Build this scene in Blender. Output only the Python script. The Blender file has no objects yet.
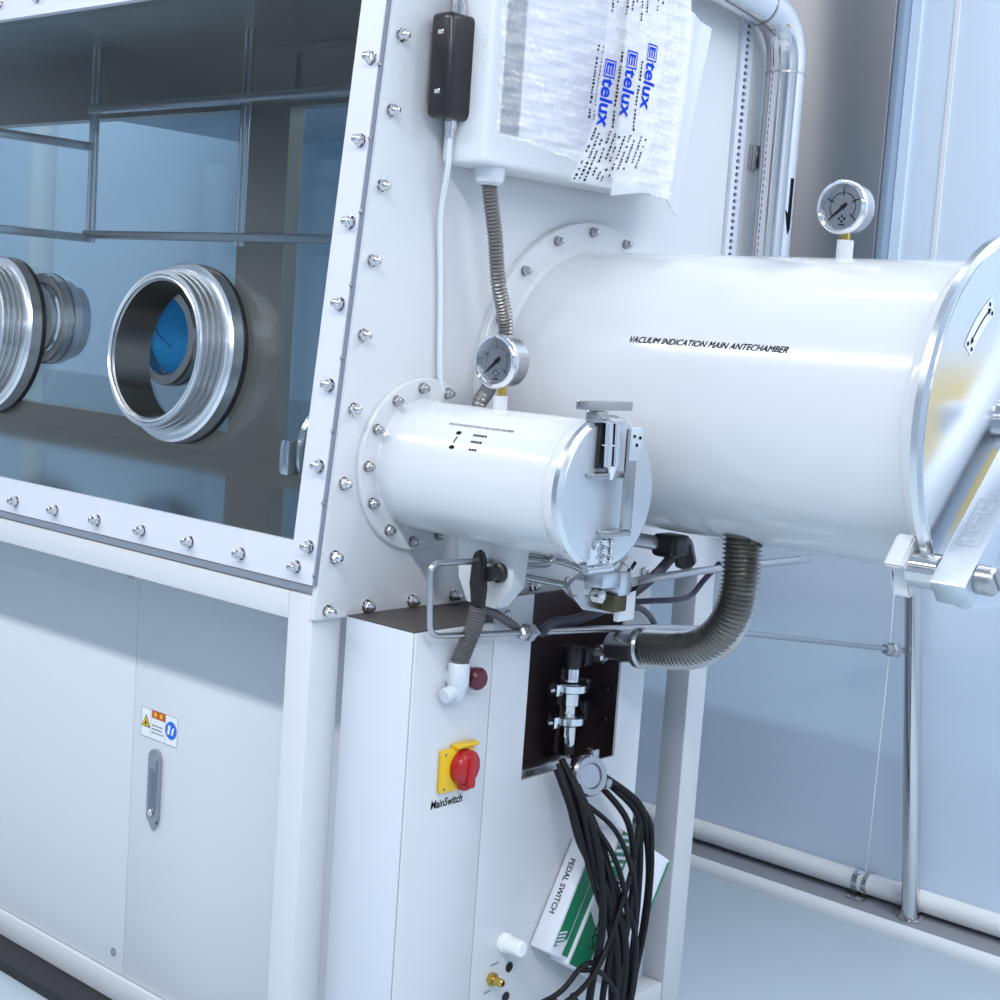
import bpy, bmesh, math, random
from mathutils import Vector, Matrix
random.seed(7)
PI = math.pi
SC = bpy.context.scene
COL = SC.collection

# ------------------------------------------------------------------ camera
cd = bpy.data.cameras.new('camera')
cd.sensor_fit = 'HORIZONTAL'; cd.sensor_width = 36.0; cd.lens = 36.0*1.522474
cd.clip_start = 0.02; cd.clip_end = 60
cam = bpy.data.objects.new('camera', cd); COL.objects.link(cam)
RX = Vector((0.7465916, 0.6616947, 0.0690004)); RD = Vector((0.1252660, -0.0379567, -0.9913968)); RF = Vector((-0.6533830, 0.7488120, -0.1112260))
M = Matrix(((RX[0], -RD[0], -RF[0]), (RX[1], -RD[1], -RF[1]), (RX[2], -RD[2], -RF[2])))
cam.matrix_world = Matrix.Translation((1.465353, -1.333390, 0.396533)) @ M.to_4x4()
SC.camera = cam

# ------------------------------------------------------------------ world, exposure
w = bpy.data.worlds.new('world'); SC.world = w; w.use_nodes = True
w.node_tree.nodes['Background'].inputs[0].default_value = (0.62, 0.72, 0.86, 1)
w.node_tree.nodes['Background'].inputs[1].default_value = 0.25
SC.view_settings.view_transform = 'Standard'; SC.view_settings.look = 'None'
SC.view_settings.gamma = 1.0; SC.view_settings.use_curve_mapping = False
SC.view_settings.exposure = -1.38

# ------------------------------------------------------------------ ceiling batten lights, some lamps added as unseen fill
FZ, CZ = -0.80, 1.92            # floor and ceiling heights (0 = underside of the glovebox)
LIGHTS = [(0.10, 0.57, 1.2, .16, 6), (-1.75, 0.57, 1.2, .16, 26), (1.95, 0.57, 1.2, .16, 34), (3.4, 0.57, 1.2, .16, 20),
          (-0.75, -1.44, 1.5, .14, 90), (1.05, -1.44, 1.5, .14, 82), (2.8, -1.44, 1.5, .14, 130), (-2.6, -1.44, 1.5, .14, 82),
          (1.6, -3.2, 1.5, .3, 24), (-0.6, -3.2, 1.5, .3, 8), (3.2, -0.4, .3, 1.2, 14), (-3.2, 1.1, .9, .16, 24), (1.25, 1.25, 1.6, .16, 46)]  # last two are unseen lamps added to brighten the back wall
for i, (x, y, sx, sy, pw) in enumerate(LIGHTS):
    ld = bpy.data.lights.new('batten_lamp', 'AREA'); ld.shape = 'RECTANGLE'; ld.size = sx; ld.size_y = sy
    ld.energy = pw; ld.color = (0.98, 0.985, 1.0)
    lo = bpy.data.objects.new('batten_lamp', ld); COL.objects.link(lo); lo.location = (x, y, CZ-0.075)

# ------------------------------------------------------------------ materials
def mat(name, col, rough=.4, metal=0., coat=0., spec=.5, bump=0., bscale=60., alpha=None, var=0., stretch=None):
    m = bpy.data.materials.new(name); m.use_nodes = True
    nt = m.node_tree; b = nt.nodes['Principled BSDF']
    b.inputs['Base Color'].default_value = (*col, 1); b.inputs['Roughness'].default_value = rough
    b.inputs['Metallic'].default_value = metal; b.inputs['Coat Weight'].default_value = coat
    b.inputs['Specular IOR Level'].default_value = spec
    if bump or var:
        tc = nt.nodes.new('ShaderNodeTexCoord'); mp = nt.nodes.new('ShaderNodeMapping'); nz = nt.nodes.new('ShaderNodeTexNoise')
        nt.links.new(tc.outputs['Object'], mp.inputs[0]); nt.links.new(mp.outputs[0], nz.inputs['Vector'])
        nz.inputs['Scale'].default_value = bscale; nz.inputs['Detail'].default_value = 3
        if stretch: mp.inputs['Scale'].default_value = stretch
        if bump:
            bp = nt.nodes.new('ShaderNodeBump'); bp.inputs['Strength'].default_value = bump; bp.inputs['Distance'].default_value = .002
            nt.links.new(nz.outputs['Fac'], bp.inputs['Height']); nt.links.new(bp.outputs[0], b.inputs['Normal'])
        if var:
            rp = nt.nodes.new('ShaderNodeMapRange'); rp.inputs[3].default_value = rough-var; rp.inputs[4].default_value = rough+var
            nt.links.new(nz.outputs['Fac'], rp.inputs[0]); nt.links.new(rp.outputs[0], b.inputs['Roughness'])
    return m

def glass(name, tint, refl=1.0):
    m = bpy.data.materials.new(name); m.use_nodes = True; nt = m.node_tree; nt.nodes.clear()
    o = nt.nodes.new('ShaderNodeOutputMaterial'); mx = nt.nodes.new('ShaderNodeMixShader')
    t = nt.nodes.new('ShaderNodeBsdfTransparent'); t.inputs[0].default_value = (*tint, 1)
    g = nt.nodes.new('ShaderNodeBsdfGlossy'); g.inputs['Roughness'].default_value = .02
    g.inputs[0].default_value = (refl, refl, refl, 1)
    f = nt.nodes.new('ShaderNodeFresnel'); ge = nt.nodes.new('ShaderNodeNewGeometry')
    ir = nt.nodes.new('ShaderNodeMapRange'); ir.inputs[3].default_value = 1.45; ir.inputs[4].default_value = 1/1.45   # thin pane: same index from both faces
    nt.links.new(ge.outputs['Backfacing'], ir.inputs[0]); nt.links.new(ir.outputs[0], f.inputs[0])
    nt.links.new(f.outputs[0], mx.inputs[0]); nt.links.new(t.outputs[0], mx.inputs[1]); nt.links.new(g.outputs[0], mx.inputs[2])
    nt.links.new(mx.outputs[0], o.inputs[0]); return m

def film(name, col, dens, rough=.15):
    m = bpy.data.materials.new(name); m.use_nodes = True; nt = m.node_tree
    b = nt.nodes['Principled BSDF']; b.inputs['Base Color'].default_value = (*col, 1); b.inputs['Roughness'].default_value = rough
    b.inputs['Specular IOR Level'].default_value = .8
    o = nt.nodes['Material Output']; mx = nt.nodes.new('ShaderNodeMixShader'); t = nt.nodes.new('ShaderNodeBsdfTransparent')
    mx.inputs[0].default_value = dens
    nt.links.new(t.outputs[0], mx.inputs[1]); nt.links.new(b.outputs[0], mx.inputs[2]); nt.links.new(mx.outputs[0], o.inputs[0]); return m

WHITE = mat('white_powder_coat', (.645, .665, .695), .32, spec=.5, bump=.03, bscale=400)
WHITEG = mat('white_gloss_enamel', (.66, .68, .71), .16, coat=.5)
DOORW = mat('white_cabinet_paint', (.66, .69, .73), .38)
WALLM = mat('pale_blue_wall_panel', (.72, .83, .98), .5)
WALLO = mat('blue_grey_wall_panel', (.50, .57, .66), .5)
WALLD = mat('dado_panel_blue_grey', (.42, .49, .58), .5)
CEILM = mat('white_ceiling_panel', (.70, .74, .79), .6)
FLOORM = mat('blue_grey_epoxy_floor', (.46, .55, .62), .32)
KERBG = mat('grey_kerb_channel', (.30, .31, .35), .45)
KERBW = mat('white_cove', (.86, .89, .92), .3)
JOINT = mat('dark_joint', (.12, .11, .12), .6)
STEEL = mat('stainless_steel', (.48, .48, .49), .26, 1.0)
STEELB = mat('brushed_stainless_steel', (.66, .63, .64), .42, 1.0)
_b = STEELB.node_tree.nodes['Principled BSDF']; _b.inputs['Roughness'].default_value = .42; _b.inputs['Anisotropic'].default_value = .92; _b.inputs['Anisotropic Rotation'].default_value = 0.25
_t = STEELB.node_tree.nodes.new('ShaderNodeTangent'); _t.direction_type = 'RADIAL'; _t.axis = 'Z'; STEELB.node_tree.links.new(_t.outputs[0], _b.inputs['Tangent'])
STEELP = mat('polished_stainless_steel', (.70, .69, .69), .10, 1.0)
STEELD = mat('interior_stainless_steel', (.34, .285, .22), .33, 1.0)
STEELF = mat('interior_floor_stainless', (.42, .39, .35), .10, 1.0, bump=.06, bscale=5)
ALU = mat('machined_aluminium', (.78, .80, .82), .24, 1.0)
ALUS = mat('satin_aluminium', (.66, .70, .75), .36, 1.0)
CHROME = mat('chrome', (.80, .81, .83), .07, 1.0)
BRASS = mat('brass', (.62, .43, .12), .25, 1.0)
BLACK = mat('black_plastic', (.012, .011, .013), .35)
CABLE = mat('black_cable_rubber', (.008, .007, .009), .5, spec=.25)
CABLEP = mat('dark_violet_hose', (.045, .035, .075), .35)
BRAID = mat('grey_braided_hose', (.10, .095, .10), .5)
BROWN = mat('dark_brown_enamel', (.012, .007, .009), .28, coat=.15)
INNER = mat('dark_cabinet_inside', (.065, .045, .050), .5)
GREYP = mat('pale_grey_plastic', (.62, .66, .72), .4)
YELLOW = mat('yellow_plastic', (.80, .50, .01), .3)
RED = mat('red_plastic', (.42, .012, .016), .25)
REDD = mat('dark_red_plastic', (.10, .005, .018), .3)
BLUEG = mat('blue_glove_rubber', (.05, .46, .95), .45, bump=.5, bscale=14)
_nt = BLUEG.node_tree; _tr = _nt.nodes.new('ShaderNodeBsdfTranslucent'); _tr.inputs[0].default_value = (.08, .55, 1, 1)      # thin rubber lets the room light through
_mx = _nt.nodes.new('ShaderNodeMixShader'); _mx.inputs[0].default_value = .6
_nt.links.new(_nt.nodes['Principled BSDF'].outputs[0], _mx.inputs[1]); _nt.links.new(_tr.outputs[0], _mx.inputs[2]); _nt.links.new(_mx.outputs[0], _nt.nodes['Material Output'].inputs[0])
BLUEI = mat('blue_print', (.006, .045, .50), .9, spec=.05)
BLUES = mat('blue_sign', (.01, .14, .62), .4)
ORANGE = mat('orange_sign', (.55, .08, .01), .4)
INK = mat('black_ink', (.012, .012, .016), .9, spec=.05)
INKG = mat('grey_ink', (.16, .17, .20), .5)
GREYI = mat('grey_line_ink', (.34, .36, .40), .5)
PAPER = mat('white_label', (.80, .83, .87), .4)
DIALM = mat('gauge_dial_white', (.90, .91, .93), .4)
GREEN = mat('green_card', (.008, .22, .10), .35)
CARD = mat('white_card', (.80, .81, .88), .4)
TINT = mat('dark_screen_glass', (.10, .11, .15), .12)
FOAM = mat('white_foam_sheet', (.84, .86, .90), .5, bump=.2, bscale=90)
PVC = mat('white_pvc', (.90, .92, .93), .25)
YBOX = mat('yellow_painted_steel', (.80, .52, .02), .4)
BACKLIT = None
GLASS = glass('clear_glass', (.90, .93, .94))
GGLASS = glass('gauge_glass', (.98, .98, .98), .5)
GLASSR = glass('rear_clear_glass', (.80, .90, .94))
BUBBLE = film('bubble_wrap_film', (.93, .94, .97), .34, .06)
POUCH = film('foam_pouch_film', (.86, .88, .92), .78, .35)

# ------------------------------------------------------------------ mesh helpers
def frame_for(d):
    d = Vector(d).normalized()
    a = Vector((0, 0, 1)) if abs(d.z) < .9 else Vector((1, 0, 0))
    u = d.cross(a).normalized(); v = d.cross(u).normalized()
    return u, v, d

class B:
    def __init__(s): s.bm = bmesh.new(); s.mi = 0
    def face(s, vs):
        try: f = s.bm.faces.new(vs)
        except ValueError: return None
        f.material_index = s.mi; f.smooth = True; return f
    def box(s, c, size, bev=0, rot=None, seg=2):
        t = bmesh.new(); bmesh.ops.create_cube(t, size=1)
        for v in t.verts: v.co = Vector((v.co.x*size[0], v.co.y*size[1], v.co.z*size[2]))
        if bev: bmesh.ops.bevel(t, geom=t.edges[:], offset=min(bev, min(size)*.49), segments=seg, profile=.5, affect='EDGES')
        for v in t.verts:
            if rot: v.co = rot @ v.co
            v.co += Vector(c)
        s.merge(t); return s
    def span(s, a, b, bev=0, seg=2):
        return s.box([(a[i]+b[i])/2 for i in range(3)], [abs(b[i]-a[i]) for i in range(3)], bev, None, seg)
    def merge(s, t):
        vm = {v: s.bm.verts.new(v.co) for v in t.verts}
        for f in t.faces: s.face([vm[v] for v in f.verts])
        t.free()
    def lathe(s, p, d, prof, seg=32, capa=True, capb=True):
        u, v, d = frame_for(d); p = Vector(p); rings = []
        for t, r in prof:
            if r <= 1e-6: rings.append([s.bm.verts.new(p+d*t)])
            else: rings.append([s.bm.verts.new(p+d*t+(u*math.cos(2*PI*k/seg)+v*math.sin(2*PI*k/seg))*r) for k in range(seg)])
        for a, b in zip(rings, rings[1:]):
            for k in range(seg):
                k2 = (k+1) % seg
                if len(a) == 1 and len(b) == 1: continue
                if len(a) == 1: s.face([a[0], b[k2], b[k]])
                elif len(b) == 1: s.face([a[k], a[k2], b[0]])
                else: s.face([a[k], a[k2], b[k2], b[k]])
        if capa and len(rings[0]) > 1: s.face(rings[0][::-1])
        if capb and len(rings[-1]) > 1: s.face(rings[-1])
        return s
    def cyl(s, a, b, r, r2=None, seg=24, bev=0):
        a = Vector(a); b = Vector(b); L = (b-a).length; r2 = r if r2 is None else r2
        pr = [(0, r), (L, r2)] if not bev else [(0, r-bev), (bev, r), (L-bev, r2), (L, r2-bev)]
        return s.lathe(a, b-a, pr, seg)
    def ringtube(s, p, d, prof, seg=48):      # closed profile (t, r) loop turned about an axis
        u, v, d = frame_for(d); p = Vector(p)
        rings = [[s.bm.verts.new(p+d*t+(u*math.cos(2*PI*k/seg)+v*math.sin(2*PI*k/seg))*r) for k in range(seg)] for t, r in prof]
        n = len(rings)
        for i in range(n):
            a, b = rings[i], rings[(i+1) % n]
            for k in range(seg):
                k2 = (k+1) % seg; s.face([a[k], a[k2], b[k2], b[k]])
        return s
    def tube(s, pts, r, seg=12, caps=True):
        pts = [Vector(p) for p in pts]; n = len(pts)
        rs = r if isinstance(r, (list, tuple)) else [r]*n
        tan = [(pts[min(i+1, n-1)]-pts[max(i-1, 0)]).normalized() for i in range(n)]
        u, v, _ = frame_for(tan[0]); rings = []
        for i in range(n):
            if i:
                q = tan[i-1].rotation_difference(tan[i]); u = q @ u; v = q @ v
            rings.append([s.bm.verts.new(pts[i]+(u*math.cos(2*PI*k/seg)+v*math.sin(2*PI*k/seg))*rs[i]) for k in range(seg)])
        for a, b in zip(rings, rings[1:]):
            for k in range(seg):
                k2 = (k+1) % seg; s.face([a[k], a[k2], b[k2], b[k]])
        if caps: s.face(rings[0][::-1]); s.face(rings[-1])
        return s
    def prism(s, poly, axis, a, b):           # poly in the other two axes (in order), extruded along axis
        def P(q, t):
            c = list(q); c.insert(axis, t); return Vector(c)
        A = [s.bm.verts.new(P(q, a)) for q in poly]; Bv = [s.bm.verts.new(P(q, b)) for q in poly]
        s.face(A); s.face(Bv[::-1]); n = len(poly)
        for i in range(n): s.face([A[i], Bv[i], Bv[(i+1) % n], A[(i+1) % n]])
        return s
    def mesh(s, name, mats, ang=35, recalc=True):
        if recalc: bmesh.ops.recalc_face_normals(s.bm, faces=s.bm.faces[:])
        me = bpy.data.meshes.new(name); s.bm.to_mesh(me); s.bm.free()
        for m in (mats if isinstance(mats, (list, tuple)) else [mats]): me.materials.append(m)
        me.set_sharp_from_angle(angle=math.radians(ang)); return me

WL = {}
def obj(name, b, mats, parent=None, ang=35, origin=None, recalc=True):
    me = b.mesh(name, mats, ang, recalc) if isinstance(b, B) else b
    if parent is not None: L = WL[parent.name]
    elif origin is not None: L = Vector(origin)
    else:
        xs = [v.co for v in me.vertices]
        L = Vector(((min(v.x for v in xs)+max(v.x for v in xs))/2, (min(v.y for v in xs)+max(v.y for v in xs))/2, min(v.z for v in xs)))
    me.transform(Matrix.Translation(-L))
    o = bpy.data.objects.new(name, me); COL.objects.link(o)
    if parent is not None: o.parent = parent
    else: o.location = L
    WL[o.name] = L
    return o
def tag(o, label, cat, group=None):
    o['label'] = label; o['category'] = cat
    if group: o['group'] = group
    return o
def thing(name, loc, label, cat, group=None):
    o = bpy.data.objects.new(name, None); COL.objects.link(o); o.location = loc; o.empty_display_size = .05
    WL[o.name] = Vector(loc); return tag(o, label, cat, group)
def struct(name, b, m, **k):
    o = obj(name, b, m, **k); o['kind'] = 'structure'; return o
def place(name, me, parent, loc, d=None, rotz=None):     # a part that shares mesh data (mesh built about the origin along +Z)
    o = bpy.data.objects.new(name, me); COL.objects.link(o); o.parent = parent
    L = Vector(loc)-WL[parent.name]
    R = Vector((0, 0, 1)).rotation_difference(Vector(d).normalized()).to_matrix().to_4x4() if d is not None else Matrix()
    o.matrix_local = Matrix.Translation(L) @ R
    WL[o.name] = WL[parent.name]; return o
def spline(pts, n=10):
    pts = [Vector(p) for p in pts]; out = []
    P = [pts[0]*2-pts[1]]+pts+[pts[-1]*2-pts[-2]]
    for i in range(1, len(P)-2):
        a, b, c, d = P[i-1:i+3]
        for k in range(n):
            t = k/n
            out.append(.5*((2*b)+(c-a)*t+(2*a-5*b+4*c-d)*t*t+(3*b-a-3*c+d)*t**3))
    out.append(pts[-1]); return out
def fillet(pts, r, n=6):                      # straight runs with rounded bends
    pts = [Vector(p) for p in pts]; out = [pts[0]]
    for a, b, c in zip(pts, pts[1:], pts[2:]):
        d1 = (a-b); d2 = (c-b); k = min(r, d1.length*.49, d2.length*.49)
        p = b+d1.normalized()*k; q = b+d2.normalized()*k
        for i in range(n+1):
            t = i/n; out.append(p*(1-t)**2+b*2*t*(1-t)+q*t*t)
    out.append(pts[-1]); return out
def resample(pts, step):
    L = [0]
    for a, b in zip(pts, pts[1:]): L.append(L[-1]+(b-a).length)
    n = max(2, int(L[-1]/step)); out = []; j = 0
    for i in range(n+1):
        s_ = L[-1]*i/n
        while j < len(L)-2 and L[j+1] < s_: j += 1
        t = (s_-L[j])/max(1e-9, L[j+1]-L[j]); out.append(pts[j].lerp(pts[j+1], min(1, t)))
    return out
def bellows(pts, r, pitch, amp, seg=20):
    q = resample(pts, pitch/4); rs = [r+amp*(0, 1, 0, -1)[i % 4] for i in range(len(q))]
    return B().tube(q, rs, seg)
def text_polys(body, size, shear=0, bold=0, space=1.0):
    cu = bpy.data.curves.new('t', 'FONT'); cu.body = body; cu.size = size; cu.shear = shear; cu.offset = bold; cu.space_character = space
    cu.align_x = 'LEFT'; cu.resolution_u = 3
    o = bpy.data.objects.new('t', cu); COL.objects.link(o)
    dg = bpy.context.evaluated_depsgraph_get(); me = bpy.data.meshes.new_from_object(o.evaluated_get(dg))
    vs = [(v.co.x, v.co.y) for v in me.vertices]; fs = [tuple(p.vertices) for p in me.polygons]
    bpy.data.objects.remove(o); bpy.data.curves.remove(cu); bpy.data.meshes.remove(me)
    return vs, fs
def letter(b, body, size, fn, width=None, twice=0, **k):
    vs, fs = text_polys(body, size, **k)
    W = max(v[0] for v in vs); sx = (width/W) if width else 1
    vv = [b.bm.verts.new(fn(x*sx, y)) for x, y in vs]
    for f in fs: b.face([vv[i] for i in f])
    if twice:
        vv = [b.bm.verts.new(fn(x*sx+twice, y)) for x, y in vs]
        for f in fs: b.face([vv[i] for i in f])
        vv = [b.bm.verts.new(fn(x*sx+twice/2, y+twice*.7)) for x, y in vs]
        for f in fs: b.face([vv[i] for i in f])
    return W*sx
def flat(b, pts, fn):
    b.face([b.bm.verts.new(fn(*p)) for p in pts])
def rect(b, x0, y0, x1, y1, fn): flat(b, [(x0, y0), (x1, y0), (x1, y1), (x0, y1)], fn)
def disc(b, cx, cy, r, fn, n=20, ry=None):
    flat(b, [(cx+r*math.cos(2*PI*k/n), cy+(ry or r)*math.sin(2*PI*k/n)) for k in range(n)], fn)
def arc(b, cx, cy, r, wd, a0, a1, fn, n=24):
    for k in range(n):
        t0 = a0+(a1-a0)*k/n; t1 = a0+(a1-a0)*(k+1)/n
        flat(b, [(cx+r*math.cos(t0), cy+r*math.sin(t0)), (cx+r*math.cos(t1), cy+r*math.sin(t1)),
                 (cx+(r+wd)*math.cos(t1), cy+(r+wd)*math.sin(t1)), (cx+(r+wd)*math.cos(t0), cy+(r+wd)*math.sin(t0))], fn)

# ================================================================== THE ROOM
WY = 1.68
struct('floor', B().span((-4.2, -4.2, FZ-.05), (4.2, WY+.05, FZ)), FLOORM)
struct('ceiling', B().span((-4.2, -4.2, CZ), (4.2, WY+.05, CZ+.05)), CEILM)
struct('wall_back', B().span((-4.2, WY, FZ), (4.2, WY+.06, CZ)), WALLM)
struct('wall_left', B().span((-4.26, -4.2, FZ), (-4.2, WY, CZ)), WALLO)
struct('wall_right', B().span((4.2, -4.2, FZ), (4.26, WY, CZ)), WALLO)
struct('wall_front', B().span((-4.2, -4.26, FZ), (4.2, -4.2, CZ)), WALLO)
# kerb along the back wall: grey channel with a white cove edge
b = B(); b.span((-4.19, 1.56, FZ), (4.19, WY, -.7765)); struct('trim_1', b, KERBG)
b = B(); n = 8
prof = [(1.56, FZ), (1.541, FZ)]+[(1.541+.02*(1-math.cos(PI/2*k/n)), -.795+.0205*math.sin(PI/2*k/n)) for k in range(n+1)]+[(1.562, -.776)]
b.prism(prof, 0, -4.19, 4.19); struct('baseboard_back', b, KERBW, ang=50)
struct('trim_2', B().span((-4.19, 1.672, -.7775), (4.19, WY-.0005, -.766)), JOINT)
# joints and post strips of the wall panels
b = B(); b.span((-.108, WY-.006, .25), (-.085, WY, CZ)); struct('trim_3', b, WALLM)
b = B(); b.span((-.012, WY-.0022, .25), (-.002, WY, CZ)); struct('trim_4', b, KERBW)
b = B(); b.cyl((-3.38, 1.665, -.72), (-3.38, 1.665, CZ), .05); struct('trim_5', b, KERBW)
b = B(); b.span((-4.1, 1.655, -.70), (-1.7, WY, .147), .003); struct('trim_6', b, WALLD)
# housings for the batten and added fill lamps, then fittings along the wall
for i, (x, y, sx, sy, pw) in enumerate(LIGHTS):
    struct('trim_%d' % (i+10), B().span((x-sx/2-.02, y-sy/2-.02, CZ-.06), (x+sx/2+.02, y+sy/2+.02, CZ-.001), .008), CEILM)
o = obj('water_pipe', B().tube([(-4.1, 1.652, -.7465), (4.1, 1.652, -.7465)], .0235, 24), PVC, ang=60)
tag(o, 'long white round pipe running along the foot of the back wall', 'pipe')
t = thing('pipe_clamp', (-.012, 1.64, -.776), 'small steel clamp around the white pipe at the wall foot', 'clamp')
b = B(); b.ringtube((-.027, 1.652, -.7465), (1, 0, 0), [(0, .024), (0, .028), (.012, .028), (.012, .024)], 32)
b.ringtube((-.003, 1.652, -.7465), (1, 0, 0), [(0, .024), (0, .028), (.01, .028), (.01, .024)], 32); obj('band', b, STEELP, t)
obj('screw', B().cyl((-.016, 1.622, -.722), (-.004, 1.618, -.714), .006, bev=.001), CHROME, t)
obj('bracket_foot', B().span((-.028, 1.606, -.7763), (.012, 1.63, -.770), .002), STEELP, t)
t = thing('support_rod', (.126, 1.607, -.776), 'tall thin stainless rod standing on the grey kerb by the back wall', 'rod')
obj('rod', B().tube([(.126, 1.607, -.7755), (.028, 1.607, .25)], .0192, 24), STEELP, t, ang=60)
b = B(); b.cyl((.126, 1.607, -.7763), (.126, 1.607, -.7715), .0245, bev=.001)
for k in range(4):
    a = k*PI/2+.6; b.cyl((.126+.0215*math.cos(a), 1.607+.0215*math.sin(a), -.7725), (.126+.0215*math.cos(a), 1.607+.0215*math.sin(a), -.767), .004, seg=8)
obj('base_flange', b, STEELP, t)
o = obj('hanging_wire', B().tube(spline([(.040, 1.55, .03), (.046, 1.55, -.20), (.044, 1.552, -.40), (.034, 1.57, -.60), (.006, 1.622, -.715)], 10), .0013, 8), PVC)
tag(o, 'thin white wire hanging down beside the stainless rod to the pipe clamp', 'wire')
t = thing('steel_wall_panel', (-.25, WY, .12), 'large brushed stainless steel panel on the back wall behind the round gauge', 'panel')
obj('sheet', B().span((-.42, 1.64, .12), (-.125, WY-.001, 1.75), .003), STEELB, t)
obj('edge_strip', B().span((-.1245, 1.646, .12), (-.109, WY-.001, 1.75), .002), mat('blue_grey_seal', (.28, .36, .48), .4), t)
t = thing('air_duct', (-1.7, 1.3, .905), 'wide pale blue duct under the ceiling seen through the rear window', 'duct')
obj('duct_body', B().span((-2.285, 1.18, .905), (-1.05, WY-.002, 1.45), .004), mat('duct_paint', (.62, .70, .80), .5), t)
struct('trim_7', B().span((1.16, 1.60, .06), (1.38, WY-.001, .38), .01), YBOX)     # unseen yellow box added to tint the reflection in the large antechamber door

# ================================================================== SUPPORT FRAME
FR = thing('equipment_stand', (-.6, .47, FZ), 'white square-tube stand carrying the glovebox', 'stand')
def post(x0, y0, x1, y1, z0=FZ+.0, z1=.031, bev=.003):
    return B().span((x0, y0, z0), (x1, y1, z1), bev)
obj('post', post(-.0575, -.003, -.0085, .0503), WHITE, FR)
obj('post', post(-.05, .886, -.0005, .943, z1=-.001), WHITE, FR)
obj('post', post(-2.55, .886, -2.5, .943, z1=-.001), WHITE, FR)
obj('post', post(-2.55, -.003, -2.5, .04), WHITE, FR)
obj('rail', B().span((-2.499, -.002, -.0065), (-.058, .04, .0305), .002), WHITE, FR)
obj('rail', B().span((-.048, .041, FZ+.001), (-.002, .885, -.752), .002), WHITE, FR)
obj('rail', B().span((-2.499, .134, -.778), (-.058, .175, -.733), .002), WHITE, FR)
obj('rail', B().span((-2.548, .041, FZ+.001), (-2.502, .885, -.752), .002), WHITE, FR)

# storage compartment behind the doors
CB = thing('storage_cabinet', (-1.2, .4, -.70), 'wide white low cabinet with two plain doors under the glovebox', 'cabinet')
def door_panel(x0, x1):
    return B().span((x0, .14, -.731), (x1, .158, -.009), .0015)
d1 = obj('door', door_panel(-2.45, -.591), DOORW, CB)
d2 = obj('door', door_panel(-.5900, -.0595), DOORW, CB)
obj('base_skirt', B().span((-2.45, .078, FZ+.0005), (-.062, .172, -.7785), .003), mat('black_rubber_skirt', (.02, .021, .024), .6), CB)  # dark strip standing in for the shadow under the stand
obj('body', B().span((-2.45, .161, -.731), (-.0595, .5, -.012)), WHITE, CB)
# recessed flush handle
def slot(cx, cz, w_, h_, n=10):
    r = w_/2
    return [(cx+r*math.cos(a), cz+(h_/2-r)+r*math.sin(a)) for a in [PI*k/n for k in range(n+1)]]+[(cx+r*math.cos(a), cz-(h_/2-r)+r*math.sin(a)) for a in [PI+PI*k/n for k in range(n+1)]]
b = B(); b.prism(slot(-0.522, -.383, .030, .125), 1, .1335, .14); b.prism(slot(-0.522, -.379, .018, .095), 1, .1315, .1336)
GREYM = mat('grey_handle_metal', (.42, .43, .48), .38, .9)
hd = obj('handle', b, GREYM, d2)
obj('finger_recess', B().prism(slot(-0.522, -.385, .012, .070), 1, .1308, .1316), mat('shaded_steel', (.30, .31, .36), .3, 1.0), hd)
obj('lock', B().cyl((-0.522, .1316, -.426), (-0.522, .1295, -.426), .0055, bev=.0008), CHROME, hd)
b = B(); b.prism([(-0.535, -.443), (-0.509, -.443), (-0.522, -.458)], 1, .1365, .14); obj('pointer_plate', b, GREYM, hd)
# screws on the doors
for (x, z) in ((-.615, -.05), (-.618, -.697)):
    obj('lock_screw', B().lathe((x, .14, z), (0, -1, 0), [(0, .007), (.002, .007), (.003, .005), (.003, .002), (.002, 0)], 16), STEEL, d1)
# warning label
def onDoor(x, z): return Vector((x, .1393, z))
lx0, lx1, lz0, lz1 = -.5685, -.4705, -.307, -.258
st = obj('warning_label', B().span((lx0, .1395, lz0), (lx1, .14, lz1)), PAPER, d2)
b = B()
fn = lambda x, z: onDoor(x, z)
def border(b, x0, z0, x1, z1, w_, fn):
    rect(b, x0, z0, x1, z0+w_, fn); rect(b, x0, z1-w_, x1, z1, fn); rect(b, x0, z0+w_, x0+w_, z1-w_, fn); rect(b, x1-w_, z0+w_, x1, z1-w_, fn)
border(b, lx0, lz0, lx1, lz1, .0008, fn); rect(b, lx0+.026, lz0, lx0+.0266, lz1, fn); rect(b, lx0+.065, lz0, lx0+.0656, lz1, fn)
for r, (a0, a1) in enumerate(((.030, .060), (.030, .058), (.030, .063))):
    for k in range(7):
        x = lx0+a0+k*(a1-a0)/7; rect(b, x, lz0+.022-r*.006, x+.003, lz0+.0248-r*.006, fn)
obj('print', b, INKG, st, recalc=False)
obj('heading', B().span((lx0+.029, .1390, lz1-.0135), (lx0+.0648, .1394, lz1-.001)), ORANGE, st)
b = B()
for k in range(2): disc(b, lx0+.039+k*.015, lz1-.0068, .0042, lambda x, z: Vector((x, .1388, z)), 10)
obj('heading_mark', b, YELLOW, st, recalc=False)
tri = lambda s_, c=(lx0+.0135, lz0+.024): [(c[0]+s_*math.cos(a), c[1]+s_*math.sin(a)) for a in (PI/2, PI/2+2*PI/3, PI/2+4*PI/3)]
b = B(); b.prism(tri(.0135), 1, .1390, .1394); b.mi = 1; b.prism(tri(.0108), 1, .1387, .1390)
b.mi = 0; b.prism(tri(.0045, (lx0+.0135, lz0+.0235)), 1, .1385, .1388); obj('warning_sign', b, [INK, YELLOW], st)
b = B(); b.cyl((lx0+.081, .1394, lz0+.025), (lx0+.081, .1390, lz0+.025), .0148, seg=28); b.mi = 1
b.prism([(lx0+.072, lz0+.018), (lx0+.077, lz0+.018), (lx0+.080, lz0+.032), (lx0+.074, lz0+.033)], 1, .1387, .1390)
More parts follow.
